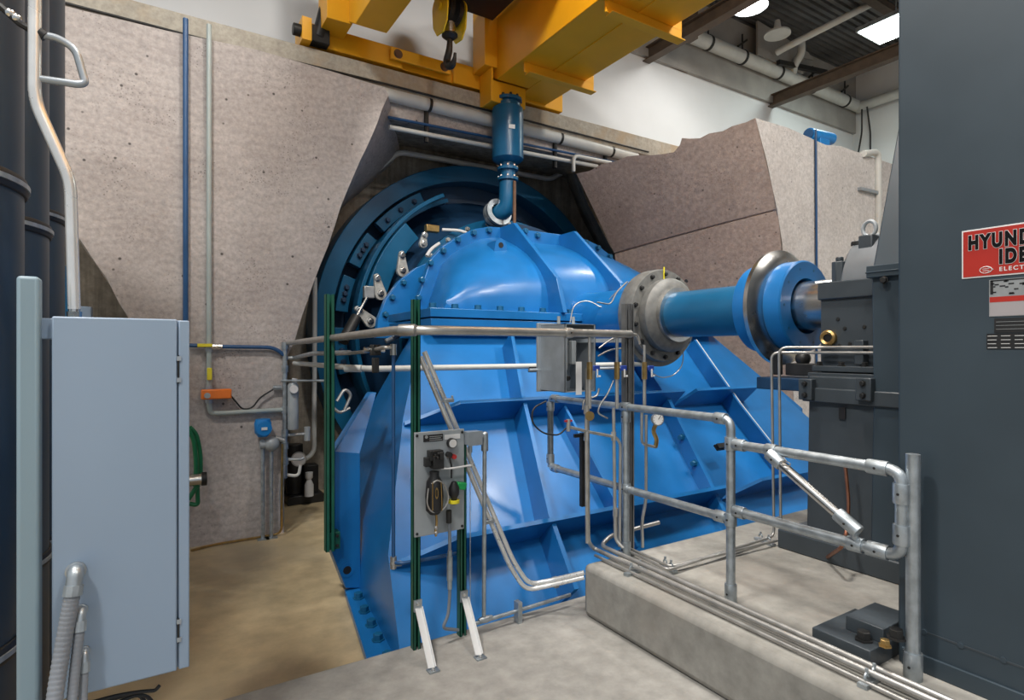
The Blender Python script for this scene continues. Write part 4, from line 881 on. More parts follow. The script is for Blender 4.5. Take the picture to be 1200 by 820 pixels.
# thin blue pipe at the left
bl = thing('thin_blue_pipe', 'thin dark blue pipe dropping down the left front of the casing with a low elbow', 'pipe', PY(461, 660, 3.5))
g = G(); b = lambda px, py, y=3.45: PY(px, py, y); g.tube([b(461, 409), b(461, 659), b(470, 660, 3.40), b(500, 655, 3.38)+V((0,0,0)), b(536, 648, 3.38)], .0115, 12, .03); g.out('tube', M_BPIPE, bl)
g = G(); g.tube([b(395, 415, 5.3), b(428, 412, 4.0), b(450, 407), b(461, 407), b(461, 416)], .013, 10, .04); g.out('top_branch', M_STAIN, bl)
g = G(); g.cyl(b(461, 403), b(461, 416), .02, 10); g.out('elbow_fitting', M_STAIN, bl)
g = G(); g.cyl(b(461, 652), b(461, 666), .02, 10); g.cyl(b(458, 661), b(470, 660), .018, 10); g.out('elbow_fitting', M_STAIN, bl)
g = G(); c = b(440, 410, 3.7); g.obox(c, (.03, 0, 0), (0, .03, 0), (0, 0, .035)); g.cyl(c+V((.0, -.03, .02)), c+V((0, -.07, .02)), .014, 8); g.obox(c+V((0,0,-.1)), (.02, 0, 0), (0, .02, 0), (0, 0, .05)); g.out('valve_block', M_IRON, bl, bevel=.006)
for px in (430, 447): g = G(); c = b(px, 410, 3.75); g.cyl(c+V((-.02,0,0)), c+V((.02,0,0)), .018, 8); g.out('union', M_STEEL, bl)
# ================================================================== LEFT PIER WALL FITTINGS
YW = 7.0
W_ = lambda px, py, y=YW: PY(px, py, y)
pipe('blue_wall_pipe', 'straight dark blue pipe running up the left concrete pier', [W_(217.5, 395), W_(217.5, 22)], .026, M_BPIPE, 0)
gw = thing('grey_wall_pipe', 'straight pale grey pipe on the left pier ending in an orange actuator', 'pipe', W_(245, 485))
g = G(); g.tube([W_(245, 29), W_(245, 475), W_(247, 484), W_(260, 484), W_(332, 480)], .026, 12, .08); g.out('tube', M_PGREY, gw)
for py0, py1, r in ((402, 412, .036), (432, 440, .034), (452, 458, .034), (466, 472, .038)): g = G(); g.cyl(W_(245, py0), W_(245, py1), r, 10); g.out('coupling', M_BOX, gw)
g = G(); c = W_(245.5, 438, YW-.04); g.obox(c, (.024, 0, 0), (0, .02, 0), (0, 0, .065)); g.out('yellow_handle', M_YPLAS, gw, bevel=.006)
g = G(); c = W_(253.5, 461.5, YW-.06); g.obox(c, (.145, 0, 0), (0, .045, 0), (0, 0, .052)); ac = g.out('orange_actuator', M_ORANGE, gw, bevel=.012)
g = G(); g.cyl(c+V((-.09, -.045, -.01)), c+V((-.09, -.075, -.01)), .03, 14); g.out('actuator_knob', M_PANEL, ac)
g = G(); g.tube([W_(268, 461), W_(276, 470), W_(284, 480), W_(296, 478), W_(304, 466), W_(322, 455)], .009, 8, .12); one(g, 'actuator_cable', 'black cable drooping from the orange actuator to the filter', 'cable', M_BLACK)
bw = thing('blue_branch_pipe', 'horizontal blue pipe with yellow valve handle crossing the pier at header height', 'pipe', W_(280, 406))
g = G(); g.tube([W_(222, 404.5), W_(258, 406), W_(322, 407), W_(337, 420)], .022, 10, .1); g.out('tube', M_BPIPE, bw)
g = G(); g.tube([W_(336, 419.5), W_(345, 419), V((1.30, 5.6, PY(400, 414, 5.6).z)), PY(410, 413, 5.0)], .021, 10, .1); g.out('grey_run', M_GALV, bw)
g = G(); g.obox(W_(240, 404.5, YW-.05), (.07, 0, 0), (0, .015, 0), (0, 0, .018)); g.out('yellow_handle', M_YPLAS, bw, bevel=.004)
g = G(); c = W_(254, 406); g.cyl(c+V((-.05,0,0)), c+V((.05,0,0)), .035, 10); g.out('union', M_STEEL, bw)
# corner manifold
cm = thing('corner_manifold', 'vertical steel pipe with fittings at the right corner of the left pier', 'pipe', W_(333, 600))
g = G(); g.tube([W_(334, 402), W_(334, 560)], .028, 12); g.out('riser', M_GALV, cm)
for py in (405, 432, 480, 507, 522, 540): g = G(); g.cyl(W_(334, py-4), W_(334, py+4), .04, 10); g.out('fitting', M_GALV, cm)
for pts, r in (([W_(334, 510), W_(358, 508)], .018), ([W_(334, 538), W_(352, 538), W_(356, 536)], .018), ([W_(322, 513), W_(334, 516)], .03)): g = G(); g.tube(pts, r, 8); g.out('side_branch', M_GALV, cm)
g = G(); g.tube([W_(334, 556), W_(350, 558), W_(352, 545)], .018, 8, .08); g.out('lower_branch', M_WPIPE, cm)
g = G(); g.cyl(W_(360, 500), W_(360, 516), .035, 10); g.out('cap_fitting', M_PANEL, cm)
fh = thing('filter_housing', 'grey upright filter housing hanging beside the corner riser', 'filter', W_(342, 500))
q = W_(343, 500, 6.95); g = G(); g.lathe([(0,0),(.055,0),(.06,.02),(.06,.50),(.04,.53),(0,.53)], V((q.x, 6.93, W_(343, 502).z)), (0,0,1), 20); g.out('housing', M_PANEL, fh)
g = G(); g.cyl((q.x-.01, 6.86, W_(343, 455).z), (q.x-.01, 6.83, W_(343, 455).z), .045, 16); g.cyl((q.x, 6.93, W_(343, 455).z), (q.x+.02, 6.93, W_(343, 443).z), .03, 12); g.out('head', M_LABEL, fh)
g = G(); g.tube([W_(320, 454), W_(330, 454)], .025, 10); g.tube([W_(330, 446, 6.98), W_(382, 446, 6.6)], .014, 8); g.out('inlet', M_GALV, fh)
rp_ = thing('ring_side_pipe', 'long vertical pale pipe beside the left edge of the wall ring ending in a gauge', 'pipe', W_(360, 540))
Yq = 8.0; g = G(); g.tube([PY(369, 325, Yq), PY(368, 528, Yq), PY(362, 536, Yq), PY(348, 540, Yq)], .032, 12, .15); g.out('tube', M_WPIPE, rp_)
g = G(); c = PY(350, 537, 7.9); g.lathe([(0,0),(.09,0),(.095,.06),(0,.06)], c, (-.2, -1, 0), 24); g.out('gauge_case', M_STAIN, rp_)
g = G(); d = V((-.2, -1, 0)).normalized(); g.lathe([(0,.061),(.08,.061),(.08,.064),(0,.064)], c, d, 24); g.obox(c+d*.066+V((.01,0,.02)), (.02, 0, .03), d*.001, (.003, 0, -.002)); g.out('gauge_dial', M_LABEL, rp_)
# pump by the ring
pm = thing('sump_pump', 'dark small pump with a pale bottle low against the dark wall left of the ring', 'pump', PZ(348, 585, ZF))
c = PZ(352, 580, ZF); g = G(); g.box(c.x-.28, c.x+.2, 8.2, 8.6, ZF, ZF+.12); g.out('base', M_IRON, pm, bevel=.01)
g = G(); g.cyl((c.x-.15, 8.4, ZF+.12), (c.x-.15, 8.4, ZF+.8), .11, 16); g.box(c.x-.05, c.x+.15, 8.3, 8.5, ZF+.12, ZF+.5); g.out('body', M_IRON, pm, bevel=.01)
q = PY(353, 577, 8.1); g = G(); g.lathe([(0,0),(.06,0),(.06,.15),(.03,.22),(.05,.25),(.05,.32),(0,.32)], (c.x-.02, 8.12, ZF+.125), (0,0,1), 16); g.out('pale_bottle', M_LABEL, pm)
# transmitter stands
for i, (px, lab, nm) in enumerate(((308, 'bright blue transmitter head on a thin stand at the foot of the pier', 1), (318, 'grey sensor head on a thin stand right of the blue transmitter', 0))):
    f = PZ(px-1, 627-3*i, ZF); yy = min(f.y, 6.93); q = PY(px, 600, yy); t = thing('transmitter_stand', lab, 'sensor', (q.x, yy, ZF))
    zh = PY(px, 515 if nm else 528, yy).z
    g = G(); g.cyl((q.x, yy, ZF), (q.x, yy, zh), .021, 12); g.box(q.x-.06, q.x+.06, yy-.05, yy+.05, ZF, ZF+.012); g.out('post', M_GALV, t)
    if nm:
        zc_ = PY(307, 501, yy).z; g = G(); g.lathe([(0,-.11),(.05,-.10),(.085,-.05),(.09,.05),(.075,.095),(0,.10)], (q.x, yy, zc_), (0,0,1), 20); g.out('head', M_TXB, t)
        g = G(); g.lathe([(0,0),(.075,0),(.08,.03),(0,.035)], (q.x, yy-.07, zc_), (0,-1,0), 18); g.out('cover', M_TXB, t)
        g = G(); g.box(q.x-.03, q.x+.03, yy-.112, yy-.106, zc_-.015, zc_+.015); g.out('label', M_LABEL, t)
    else:
        zc_ = PY(318, 520, yy).z; g = G(); g.ball((q.x, yy, zc_), .085, 14, 8); g.cyl((q.x-.12, yy, zc_), (q.x, yy, zc_), .05, 12); g.out('head', M_PANEL, t)
g = G(); g.tube([V((p.x, min(p.y, 6.96), p.z)) for p in (PY(331, 520, 6.9), PY(330, 590, 6.85), PZ(322, 614, ZF+.02), PZ(306, 624, ZF+.02), PZ(250, 638, ZF+.02), PZ(224, 645, ZF+.02))], .013, 8, .3); one(g, 'floor_hose', 'thin pale hose lying along the floor at the foot of the pier', 'hose', M_BRASS)
g = G(); g.tube([PY(333, 545, 6.9), PY(329, 575, 6.9), PY(331, 605, 6.9), PZ(330, 620, ZF+.02)], .022, 10, .2); one(g, 'riser_drain', 'grey drain tube dropping from the corner riser to the floor', 'pipe', M_FLEX)
# green hose on its reel bracket
gh = thing('green_hose', 'coiled green hose hanging on the pier beside the grey cabinet', 'hose', PY(228, 590, 6.8))
yh = 6.85
for k, pts in enumerate(([(222, 500), (230, 508), (235, 530), (235, 560), (228, 575)], [(221, 503), (227, 515), (230, 540), (229, 570)], [(222, 590), (232, 592), (231, 560)], [(221, 585), (229, 572), (233, 568)])):
    g = G(); g.tube([PY(x, y, yh-.03*k) for x, y in pts], .022, 10, .2); g.out('coil', M_GHOSE, gh)
g = G(); c = PY(228, 562, yh-.1); g.cyl(c+V((-.10,0,0)), c+V((.06,0,0)), .062, 16); g.out('nozzle', M_STEEL, gh)
g = G(); g.cyl(c+V((.06,0,0)), c+V((.11,0,0)), .07, 12); g.out('nozzle_cap', M_BLACK, gh)
# ================================================================== LEFT TANKS
def tank(name, label, cx, cy, r, z1, bands, extra=()):
    t = thing(name, label, 'pipe stack', (cx, cy, ZF)); g = G(); g.cyl((cx, cy, ZF), (cx, cy, z1), r, 64); g.out('shell', M_TANK, t, 40)
    for z in bands:
        g = G(); p = []
        for k in range(9): a = -PI/2+PI*k/8; p.append((r+.004+.012*math.cos(a), z+.035*math.sin(a)))
        p.append((r, z+.035)); p.insert(0, (r, z-.035)); g.lathe(p, (cx, cy, 0), (0, 0, 1), 64); g.out('band', M_BLACK, t, 30)
        g = G(); g.lathe([(r+.012,z-.012),(r+.020,z-.010),(r+.020,z+.010),(r+.012,z+.012)], (cx, cy, 0), (0, 0, 1), 64); g.out('band_clamp', M_GALV, t, 30)
    return t
R1 = .45
tank('duct_stack', 'nearest slate blue vertical duct at the left edge with black bands', -.887, 3.07, R1, 4.6, (2.49, .67))
tank('duct_stack', 'middle slate blue vertical duct behind the nearest one at the left', -.915, 4.02, R1, 4.6, (2.47, .72))
tank('duct_stack', 'farthest slate blue vertical duct, beside the bent steel conduit', -.937, 4.95, R1, 4.6, (2.70, .60))
t = thing('wire_strap', 'black strap with bright clips round the nearest duct near the top', 'strap', (-.887, 3.07, 3.1))
sp0, sp1 = PY(0, 7, 2.55), PY(46, 41, 2.55)
g = G(); g.tube([sp0+V((-.2,.05,.1)), sp0, sp0.lerp(sp1, .5)+V((0,0,-.01)), sp1], .011, 8); g.out('cord', M_BLACK, t)
for f in (.25, .42, .85): g = G(); c = sp0.lerp(sp1, f); g.ball(c, .016, 8, 6); g.out('clip', M_STEEL, t)
# blue cover and grey box far behind
g = G(); a, b = PY(75, 358, 7.6), PY(88, 312, 7.6); g.box(a.x, b.x, 7.6, 7.7, ZF, b.z); one(g, 'blue_cover', 'blue panel glimpsed between the far duct and the bent conduit', 'panel', M_TEAL, bevel=.01)
g = G(); a, b = PY(86, 374, 7.3), PY(107, 359, 7.3); g.box(a.x, b.x, 7.3, 7.5, ZF, b.z); one(g, 'grey_locker', 'grey box top showing just behind the cabinet under the pier edge', 'box', M_CAB, bevel=.01)
# ================================================================== CABINET, POST, CONDUITS
YC2 = 2.4; C = lambda px, py, y=YC2: PY(px, py, y)
x0, x1, x2 = C(60.5, 500).x, C(207.5, 500).x, C(222, 500).x; zb, zt_ = C(207.5, 786).z, C(207, 374).z
cb = thing('electrical_cabinet', 'pale blue grey electrical cabinet with a flat door at the lower left', 'cabinet', ((x0+x2)/2, YC2+.1, zb))
g = G(); g.box(x0+.005, x2, YC2+.02, YC2+.24, zb+.003, zt_-.003); g.out('body', M_CAB, cb, bevel=.004)
g = G(); g.box(x0, x1, YC2, YC2+.017, zb, zt_); dr = g.out('door', M_CAB, cb, bevel=.005)
g = G(); g.box(x1+.005, x2, YC2+.002, YC2+.02, zb+.002, zt_-.004); g.out('side_flange', M_CAB, cb, bevel=.004)
for pa, pb in ((416, 449), (724, 753)):
    za, zb_ = C(210, pb).z, C(210, pa).z
    g = G(); g.cyl((x1+.004, YC2-.001, za), (x1+.004, YC2-.001, zb_), .0028, 8); h = g.out('hinge', M_IRON, cb)
    for z in (za+.012, zb_-.012): g = G(); g.box(x1-.001, x1+.013, YC2-.004, YC2+.002, z-.008, z+.008); g.out('hinge_leaf', M_BOX, h)
g = G(); g.box(x0-.035, x0+.02, YC2+.03, YC2+.09, zt_-.075, zt_-.005); g.out('mounting_tab', M_CAB, cb, bevel=.004)
g = G(); q = C(87, 369, YC2+.09); g.cyl((q.x, q.y, zt_-.004), (q.x, q.y, zt_+.022), .022, 8); g.cyl((q.x, q.y, zt_+.02), (q.x, q.y, zt_+.05), .017, 12); g.out('top_hub', M_STEEL, cb)
yt = YC2+.09
pc = pipe('bent_conduit', 'bright bent steel conduit rising from the cabinet top past the ducts', [V((q.x, yt, zt_+.03)), C(82.5, 212, yt), C(40.5, 118, yt), C(41, -30, yt)], .0185, M_POL, .05, 'conduit')
pw = thing('hand_loop', 'bent tube loop sticking out from the conduit near the top left', 'handle', C(70, 95, yt))
g = G(); g.tube([C(45, 40, yt-.0), C(66, 44, yt), C(82, 53, yt), C(90, 62, yt), C(100, 97, yt), C(92, 99, yt), C(45, 92, yt)], .0125, 12, .05); g.out('tube', M_BOX, pw)
g = G(); g.cyl(C(46, 38, yt), C(53, 43, yt), .018, 12); g.out('sleeve', M_BLACK, pw)
xp0, xp1 = C(18.5, 500, YC2-.02).x, C(46, 500, YC2-.02).x
g = G(); g.box(xp0, xp1, YC2-.02, YC2+.05, 0, C(30, 323, YC2-.02).z); one(g, 'mounting_post', 'pale grey square post left of the cabinet', 'post', M_POST, bevel=.011, seg=3)
# flexible conduits out of the door
def flexc(label, cpx, pts, r, hub):
    t = thing('flexible_conduit', label, 'conduit', C(*pts[-1]))
    c = C(*cpx); g = G(); g.lathe([(0,0),(hub*1.25,0),(hub*1.25,.008),(hub,.010),(hub,.03),(0,.03)], c, (0, -1, 0), 24); g.out('lock_ring', M_GALV, t)
    P_ = [c+V((0, -.02, 0)), C(*pts[0], YC2-.06), C(*pts[1], YC2-.07)]
    g = G(); g.tube(P_, hub*.98, 16, .03); g.out('elbow_fitting', M_GALV, t)
    L = [C(*pts[1], YC2-.07)] + [C(px, py, YC2-.09-.05*i) for i, (px, py) in enumerate(pts[2:])]
    cc = fillet(L, .3, 10); secs = []
    # ribbed tube: many rings with a small radius ripple
    dense = []
    for a, b in zip(cc, cc[1:]):
        n = max(1, int((b-a).length/.0045))
        for k in range(n): dense.append(a.lerp(b, k/n))
    dense.append(cc[-1])
    g = G(); g.tube(dense, [r*(1+.05*math.sin(i*PI/1.5)) for i in range(len(dense))], 14); g.out('ribbed_hose', M_FLEX, t, 60)
    d = (P_[2]-P_[1]).normalized(); g = G(); g.cyl(P_[2]-d*.012, P_[2]+d*.02, hub*1.16, 10); g.out('collar_nut', M_GALV, t, 20)
flexc('largest ribbed grey conduit curving down from the cabinet door', (89, 668), [(89, 668), (86, 690), (73, 760), (62, 830), (58, 900)], .0225, .0235)
flexc('second ribbed grey conduit right of the largest one on the door', (95, 714), [(95, 714), (94, 732), (87, 790), (82, 850), (80, 900)], .0150, .0155)
flexc('lowest ribbed grey conduit emerging near the bottom of the door', (99, 762), [(99, 762), (99, 780), (97, 820), (96, 860), (95, 900)], .0125, .0135)
g = G()
for k, pts in enumerate(([(95, 826), (135, 815), (165, 810), (182, 809), (187, 803)], [(100, 836), (140, 822), (160, 814), (172, 815), (180, 824), (186, 840)], [(110, 824), (140, 817), (158, 811), (170, 820), (172, 840)])):
    g.tube([C(x, y, YC2+.06+.03*k) for x, y in pts], .0065, 8, .06)
one(g, 'cable_bundle', 'dark cables bunched under the cabinet bottom', 'cable', M_BLACK)
# ================================================================== UPPER WALL PIPES
YU = 7.33; U = lambda px, py, y=YU: PY(px, py, y)
za = U(640, 148).z
ub = thing('big_white_pipe', 'thick white pipe running along the recessed wall under the crane ledge', 'pipe', U(600, 140))
p0, p1 = U(440, 107), U(745, 185); g = G(); g.tube([p0, p1], .085, 20); g.out('tube', M_WPIPE, ub)
for px in (503, 656, 716): c = p0.lerp(p1, (px-440)/305); c = U(px, 107+(px-440)*.2557); g = G(); d = (p1-p0).normalized(); g.lathe([(0,-.02),(.092,-.02),(.092,.02),(0,.02)], c, d, 20); g.out('pipe_clamp', M_IRON, ub)
pipe('thin_blue_line', 'thin dark blue pipe on the recessed wall below the thick white pipe', [U(455, 137), U(735, 193)], .018, M_BPIPE, 0)
wl2 = pipe('slim_white_pipe', 'slim white pipe along the bottom of the recessed wall', [U(456, 149), U(700, 195)], .032, M_WPIPE, 0)
pipe('step_pipe', 'short white pipe with a step at the right end of the recessed wall', [U(672, 201, 7.25), U(672, 182, 7.25), U(716, 191, 7.25)], .03, M_WPIPE, .1)
for px, lab in ((501, 'black wall strut left of the air valve'), (652, 'black wall strut right of the air valve'), (711, 'black wall strut farthest right under the ledge')):
    a = U(px, 110+(px-501)*.23); b = U(px, 166+(px-501)*.2); g = G(); g.box(a.x-.025, a.x+.025, 7.345, 7.395, b.z, a.z); g.box(a.x-.014, a.x+.014, 7.335, 7.35, b.z, a.z); one(g, 'wall_strut', lab, 'strut', M_IRON)
pipe('ledge_cable', 'thin black line along the bottom edge of the crane ledge', [U(63, 0, 7.24), U(250, 49, 7.24), U(455, 99, 7.24), U(760, 178, 7.24)], .014, M_IRON, 0, 'cable')
Yc = 8.72
pipe('arch_conduit', 'pale conduit stepping along the top of the dark wall over the ring', [PY(398, 234, Yc), PY(467, 178, Yc), PY(645, 210, Yc), PY(672, 195, Yc)], .045, M_LABEL, .12, 'conduit')
# fittings on and behind the right block
YB = 5.2; B_ = lambda px, py, y=YB: PY(px, py, y)
pipe('blue_block_pipe', 'thin blue pipe running down the face of the right concrete block', [B_(956, 152), B_(957, 320), B_(957, 430)], .018, M_BPIPE, 0)
bc = thing('blue_motor', 'small blue motor lying on top of the right concrete block', 'motor', B_(960, 160))
a, b = PY(948, 157, 5.6), PY(974, 163, 5.6); g = G(); g.tube([a, b], .10, 18); g.out('drum', M_TXB, bc)
g = G(); m = a.lerp(b, .35); g.cyl(a-(b-a).normalized()*.03, a, .085, 16); g.out('end_cap', M_BPIPE, bc)
g = G(); m = a.lerp(b, .5); g.box(m.x-.14, m.x+.14, m.y-.09, m.y+.09, m.z-.28, m.z-.06); g.out('foot', M_TXB, bc, bevel=.01)
wp2 = pipe('white_block_pipe', 'white pipe bending over the right end of the concrete block', [B_(1012, 180), B_(1029, 178), B_(1029, 250), B_(1026, 300)], .055, M_WPIPE, .15)
g = G(); a, b = B_(1007, 221), B_(1028, 226); g.bar(a, b, .06, .05); one(g, 'block_bracket', 'short grey bracket sticking out beside the white block pipe', 'bracket', M_BOX)
# ================================================================== CRANE
cr = thing('bridge_crane', 'yellow overhead bridge crane riding on the concrete ledge', 'crane', (3.5, 7.4, 5.5))
def box_girder(x0, x1, zb, zt, yend, nm):
    g = G(); g.prism(P((x0, yend, zb+.28), (x0, yend-.5, zb), (x0, -5, zb), (x0, -5, zt), (x0, yend, zt)), (x1-x0, 0, 0)); return g.out(nm, M_YEL, cr, 20, bevel=.008)
ZC = 5.60
gl = PZ(582, 93, ZC); gr_ = PZ(632, 128, ZC)
xm = (gl.x+gr_.x)/2
box_girder(gl.x, xm, ZC, 7.0, gl.y+.5, 'girder'); box_girder(xm, gr_.x, ZC, 7.0, gr_.y+.3, 'walkway_beam')
g = G(); g.box(xm-.02, xm+.02, -5, 6.4, ZC-.012, ZC); g.out('weld_strip', M_YEL, cr)
for yy in (6.35, 4.75, 3.2):
    g = G(); g.box(gl.x+.06, gr_.x+.15, yy, yy+.03, ZC-.13, ZC+.0); g.box(gr_.x+.0, gr_.x+.15, yy, yy+.03, ZC, ZC+.35); g.box(gl.x+.1, gr_.x+.15, yy-.06, yy+.06, ZC-.145, ZC-.13); g.out('stiffener', M_YEL, cr, bevel=.004)
hl, hr_ = PZ(408, 45, ZC), PZ(443, 53, ZC)
box_girder(hl.x-.02, hr_.x, ZC+.0, 6.9, 7.15, 'girder')
g = G(); g.prism(P((hl.x-.28, 7.3, 5.72), (hl.x-.28, 6.9, 5.72), (hl.x-.28, 6.9, 7.0), (hl.x-.28, 7.3, 7.0)), (.3, 0, 0)); g.out('end_plate', M_YEL, cr, bevel=.006)
# end truck with link arm and wheels on the rail
g = G(); g.box(1.55, 2.85, 7.30, 7.62, 5.56, 5.82); g.out('end_truck', M_YEL, cr, bevel=.01)
g = G(); g.box(3.6, 5.5, 7.30, 7.62, 5.56, 5.86); g.out('end_truck', M_YEL, cr, bevel=.01)
la, lb = PY(466, 63, 7.24), PY(520, 78, 7.24); zz = la.z; 
g = G(); g.box(la.x-.10, lb.x+.10, 7.22, 7.27, zz-.09, zz+.07); ar = g.out('link_arm', M_YEL, cr, bevel=.01)
bolts(ar, [(V((x, 7.22, zz-.01)), (0, -1, 0)) for x in (la.x, lb.x)], .045, .02, M_RUST, 'pin', 14)
g = G(); g.box(2.5, 4.1, 7.36, 7.56, 5.58, 5.74); g.out('tie_beam', M_YEL, cr)
g = G(); g.box(gl.x-.06, gl.x+.5, 7.0, 7.30, 5.30, 5.60); g.box(gl.x-.10, gl.x-.062, 6.95, 7.28, 5.28, 5.74); g.out('truck_guard', M_YEL, cr, bevel=.008)
g = G(); g.box(gl.x-.20, gl.x-.0, 6.95, 7.3, 5.75, 6.7); g.out('end_plate', M_YEL, cr, bevel=.006)
mo = PY(375, 36, 7.3); g = G(); g.cyl((mo.x-.03, 7.25, 5.62), (mo.x+.06, 7.25, 6.0), .085, 14); g.box(mo.x-.13, mo.x+.09, 7.18, 7.34, 5.55, 5.75); g.cyl((mo.x-.33, 7.25, 5.66), (mo.x-.2, 7.25, 5.66), .07, 12); g.out('travel_motor', M_IRON, cr, bevel=.01)
g = G(); g.box(mo.x-.24, mo.x-.13, 7.16, 7.36, 5.53, 5.80); g.out('bumper_bracket', M_YEL, cr)
rl = thing('crane_rail', 'dark crane rail lying on top of the concrete ledge', 'rail', (4, 7.45, 5.5)); g = G(); g.box(-7, 15.6, 7.40, 7.50, 5.50, 5.512); g.box(-7, 15.6, 7.44, 7.46, 5.51, 5.54); g.box(-7, 15.6, 7.42, 7.48, 5.54, 5.56); g.out('rail', M_RUST, rl)
g = G(); g.box(2.4, 4.0, 5.0, 6.9, 6.35, 6.6); g.cyl((3.1, 5.5, 6.75), (3.1, 6.8, 6.75), .2, 20); tr = g.out('trolley', M_BLACK, cr, bevel=.01)
# hook block
yk = 6.55; K = lambda px, py: PY(px, py, yk)
hk = thing('hook_block', 'yellow crane hook block with a dark steel hook hanging beside the girder', 'hook', K(527, 70))
c = K(527, 22); w = .13; ax = (RT*.75+FW*.66).normalized(); ay = V((-ax.y, ax.x, 0))
for s in (-1, 1):
    g = G(); o = c+ax*(w*s); pts = []
    for k in range(17): a = PI*k/16; pts.append(o+ay*.17*math.cos(a)+V((0,0,.10+.17*math.sin(a))))
    pts += [o-ay*.15+V((0,0,-.12)), o-ay*.07+V((0,0,-.24)), o+ay*.07+V((0,0,-.24)), o+ay*.15+V((0,0,-.12))]
    g.prism(pts, ax*.02*s); g.out('side_plate', M_HYEL, hk, bevel=.005)
    g = G(); g.cyl(o+V((0,0,.1)), o+ax*.05*s+V((0,0,.1)), .05, 14); g.out('hub_cap', M_HYEL, hk)
for s in (-.5, .5): g = G(); g.lathe([(0,-.03),(.18,-.03),(.15,0),(.18,.03),(0,.03)], c+ax*w*s+V((0,0,.1)), ax, 28); g.out('sheave', M_IRON, hk)
g = G(); g.cyl(c+V((0,0,-.20)), c+V((0,0,-.06)), .075, 18); g.out('swivel', M_STEEL, hk)
g = G(); g.lathe([(0,-.26),(.05,-.26),(.10,-.22),(.10,-.2),(0,-.2)], c, (0,0,1), 18); g.out('nut', M_IRON, hk)
kp = [c+V((0,0,-.24)), c+V((0,0,-.34)), c+ay*.02+V((0,0,-.42)), c+ay*.07+V((0,0,-.50)), c+ay*.03+V((0,0,-.585)), c-ay*.05+V((0,0,-.60)), c-ay*.10+V((0,0,-.55)), c-ay*.115+V((0,0,-.47))]
kp = fillet(kp, .04, 4); g = G(); n = len(kp); g.tube(kp, [.035+.012*math.sin(PI*i/n) - (.02*max(0, i/n-.75)*4) for i in range(n)], 12); g.out('hook', M_IRON, hk)
for i in (-1.2, -.4, .4, 1.2):
    g = G(); b_ = c+ax*w*i*.5; g.cyl(b_+V((0,0,.2)), V((b_.x, b_.y, 6.6)), .009, 8); g.out('rope', M_GALV, hk)
# ================================================================== ROOF FITTINGS
Yr = 8.0
zp = PY(1008, 127, 8.0).z
rp2 = thing('roof_pipe', 'long white pipe slung under the roof along the far wall', 'pipe', (12, Yr, zp-.1))
g = G(); g.tube([PY(740, 12, Yr), PY(1006, 125, Yr)], .14, 18); g.out('tube', M_WPIPE, rp2)
a, b = PY(740, 12, Yr), PY(1006, 125, Yr)
for px in (830, 870, 912, 952, 990):
    t_ = (PY(px, 12+(px-740)*113/266, Yr).x-a.x)/(b.x-a.x); q = a.lerp(b, t_); g = G(); g.lathe([(0,-.03),(.155,-.03),(.155,.03),(0,.03)], q, (b-a).normalized(), 18); g.tube([q+V((0,0,.15)), q+V((0,0,.5))], .02, 6); g.bar(q+V((-.15,0,.2)), q+V((.15,0,.42)), .04, .04); g.out('hanger', M_IRON, rp2)
pipe('end_wall_pipe', 'white pipe continuing across the end wall beside the generator', [PY(1006, 127, 8.0), V((15.5, 7.9, zp-.02)), V((15.5, 4.5, zp-.02))], .12, M_WPIPE, .2)
pipe('roof_drop_pipe', 'pale pipe with a bent branch dropping from the roof to the slung pipe', [PY(1026, 2, 6.2), PY(918, 57, 7.6), PY(910, 62, 7.75)], .07, M_WPIPE, .2)
pipe('branch_pipe', 'short kinked white pipe dropping onto the slung roof pipe', [PY(939, 45, 7.6), PY(940, 62, 7.6), PY(931, 76, 7.8), PY(929, 90, 8.0)], .08, M_WPIPE, .15)
pipe('wall_conduit', 'thin brown conduit along the upper white wall', [PY(735, 57, 8.18), PY(800, 83, 8.18), PY(898, 111, 8.18)], .022, M_BROWN, 0, 'conduit')
g = G(); a, b = PY(912, 73, 7.8), PY(968, 85, 7.8); g.bar(a, b, .08, .1); one(g, 'dark_roof_bar', 'short dark bar across the panels under the roof', 'bar', M_IRON)
c = PY(911, 41, 7.3); g = G(); g.lathe([(0,0),(.26,0),(.25,.04),(.08,.12),(.05,.3),(0,.3)], c, (0,0,1), 28); one(g, 'unlit_lamp', 'unlit round white lamp disc under the roof', 'lamp', M_WPIPE)
for px0, py0, px1, py1, lab in ((1010, 128, 1006, 178, 'left dark cable dropping down the end corner'), (1016, 125, 1020, 178, 'right dark cable dropping down the end corner')):
    pipe('corner_cable', lab, [PY(px0, py0, 7.7), PY((px0+px1)/2+2, 155, 7.7), PY(px1, py1, 7.7)], .02, M_IRON, .1, 'cable')
# lamps in view
lc1 = PZ(879, 7, 7.75); l1 = thing('high_bay_lamp', 'glowing round lamp hanging beside the brown beam', 'lamp', lc1)
g = G(); g.lathe([(.0,.0),(.27,.0),(.27,.02),(0,.02)], lc1, (0,0,1), 32); g.out('lens', M_LAMP, l1)
g = G(); g.lathe([(.29,-.02),(.30,-.02),(.24,.2),(.12,.3),(.12,.45),(0,.45),(0,.3),(.22,.2),(.29,-.02)], lc1, (0,0,1), 32); g.tube([lc1+V((0,0,.45)), V((lc1.x, lc1.y, 8.985))], .015, 6); g.out('reflector', M_GALV, l1)
lc2 = PZ(1050, 32, 8.2); l2 = thing('panel_lamp', 'glowing square lamp half hidden by the generator corner', 'lamp', lc2)
g = G(); g.box(lc2.x-.42, lc2.x+.42, lc2.y-.5, lc2.y+.5, 8.2, 8.215); g.out('lens', M_LAMP2, l2)
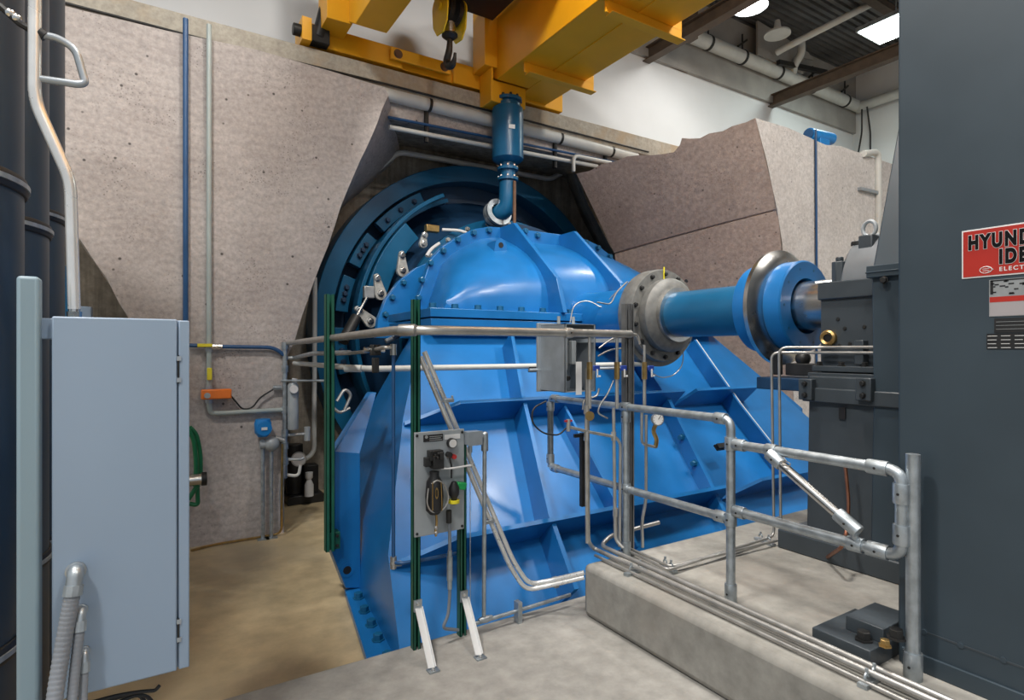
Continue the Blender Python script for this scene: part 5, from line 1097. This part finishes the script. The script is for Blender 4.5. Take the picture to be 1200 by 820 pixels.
g = G(); g.box(lc2.x-.46, lc2.x+.46, lc2.y-.54, lc2.y+.54, 8.215, 8.3); g.tube([V((lc2.x, lc2.y, 8.3)), V((lc2.x, lc2.y, 8.985))], .015, 6); g.out('housing', M_GALV, l2)
# ================================================================== LIGHT
w = bpy.data.worlds.new('world'); S.world = w; w.use_nodes = True
bg = w.node_tree.nodes['Background']; bg.inputs['Color'].default_value = (.80, .90, 1.0, 1); bg.inputs['Strength'].default_value = .62
def lamp(x, y, z, size, power, col=(1, .96, .9), rot=(0, 0, 0), nm='hall_light'):
    l = bpy.data.lights.new(nm, 'AREA'); l.shape = 'DISK'; l.size = size; l.energy = power; l.color = col
    o = bpy.data.objects.new(nm, l); COL.objects.link(o); o.location = (x, y, z); o.rotation_euler = rot; return o
lamp(lc1.x, lc1.y, 7.72, .5, 60); lamp(lc2.x, lc2.y, 8.18, .7, 90, (.9, 1, .95))
for x, y, p in ((-1.7, 2.4, 380), (2.7, 2.7, 370), (-2.5, -1.5, 370), (2.4, -2.5, 370), (7.2, -1.0, 330), (6.6, 1.6, 260)):
    lamp(x, y, 8.1, .8, p)
vs = S.view_settings; S.display_settings.display_device = 'sRGB'; vs.view_transform = 'Standard'; vs.look = 'None'; vs.exposure = 0.0; vs.gamma = 1.0; vs.use_curve_mapping = False

GROUPS = {'pipe_clamp': 'pipe clamps on the plinth', 'oil_tube': 'oil tubes to the bearing', 'green_strut': 'green slotted struts', 'angle_brace': 'white angle braces on the slab', 'duct_stack': 'slate blue ducts at the left', 'flexible_conduit': 'ribbed conduits on the cabinet door', 'wall_strut': 'black struts on the recessed wall', 'polished_conduit': 'polished conduit pair', 'data_plate': 'plates on the generator side', 'corner_cable': 'cables in the end corner', 'conduit_clip': 'clips on the polished conduits', 'signal_wire': 'thin wires round the instruments', 'transmitter_stand': 'transmitters at the pier foot'}
for o in S.objects:
    if o.get('label') and not o.parent:
        k = o.name.split('.')[0]
        if k in GROUPS: o['group'] = GROUPS[k]
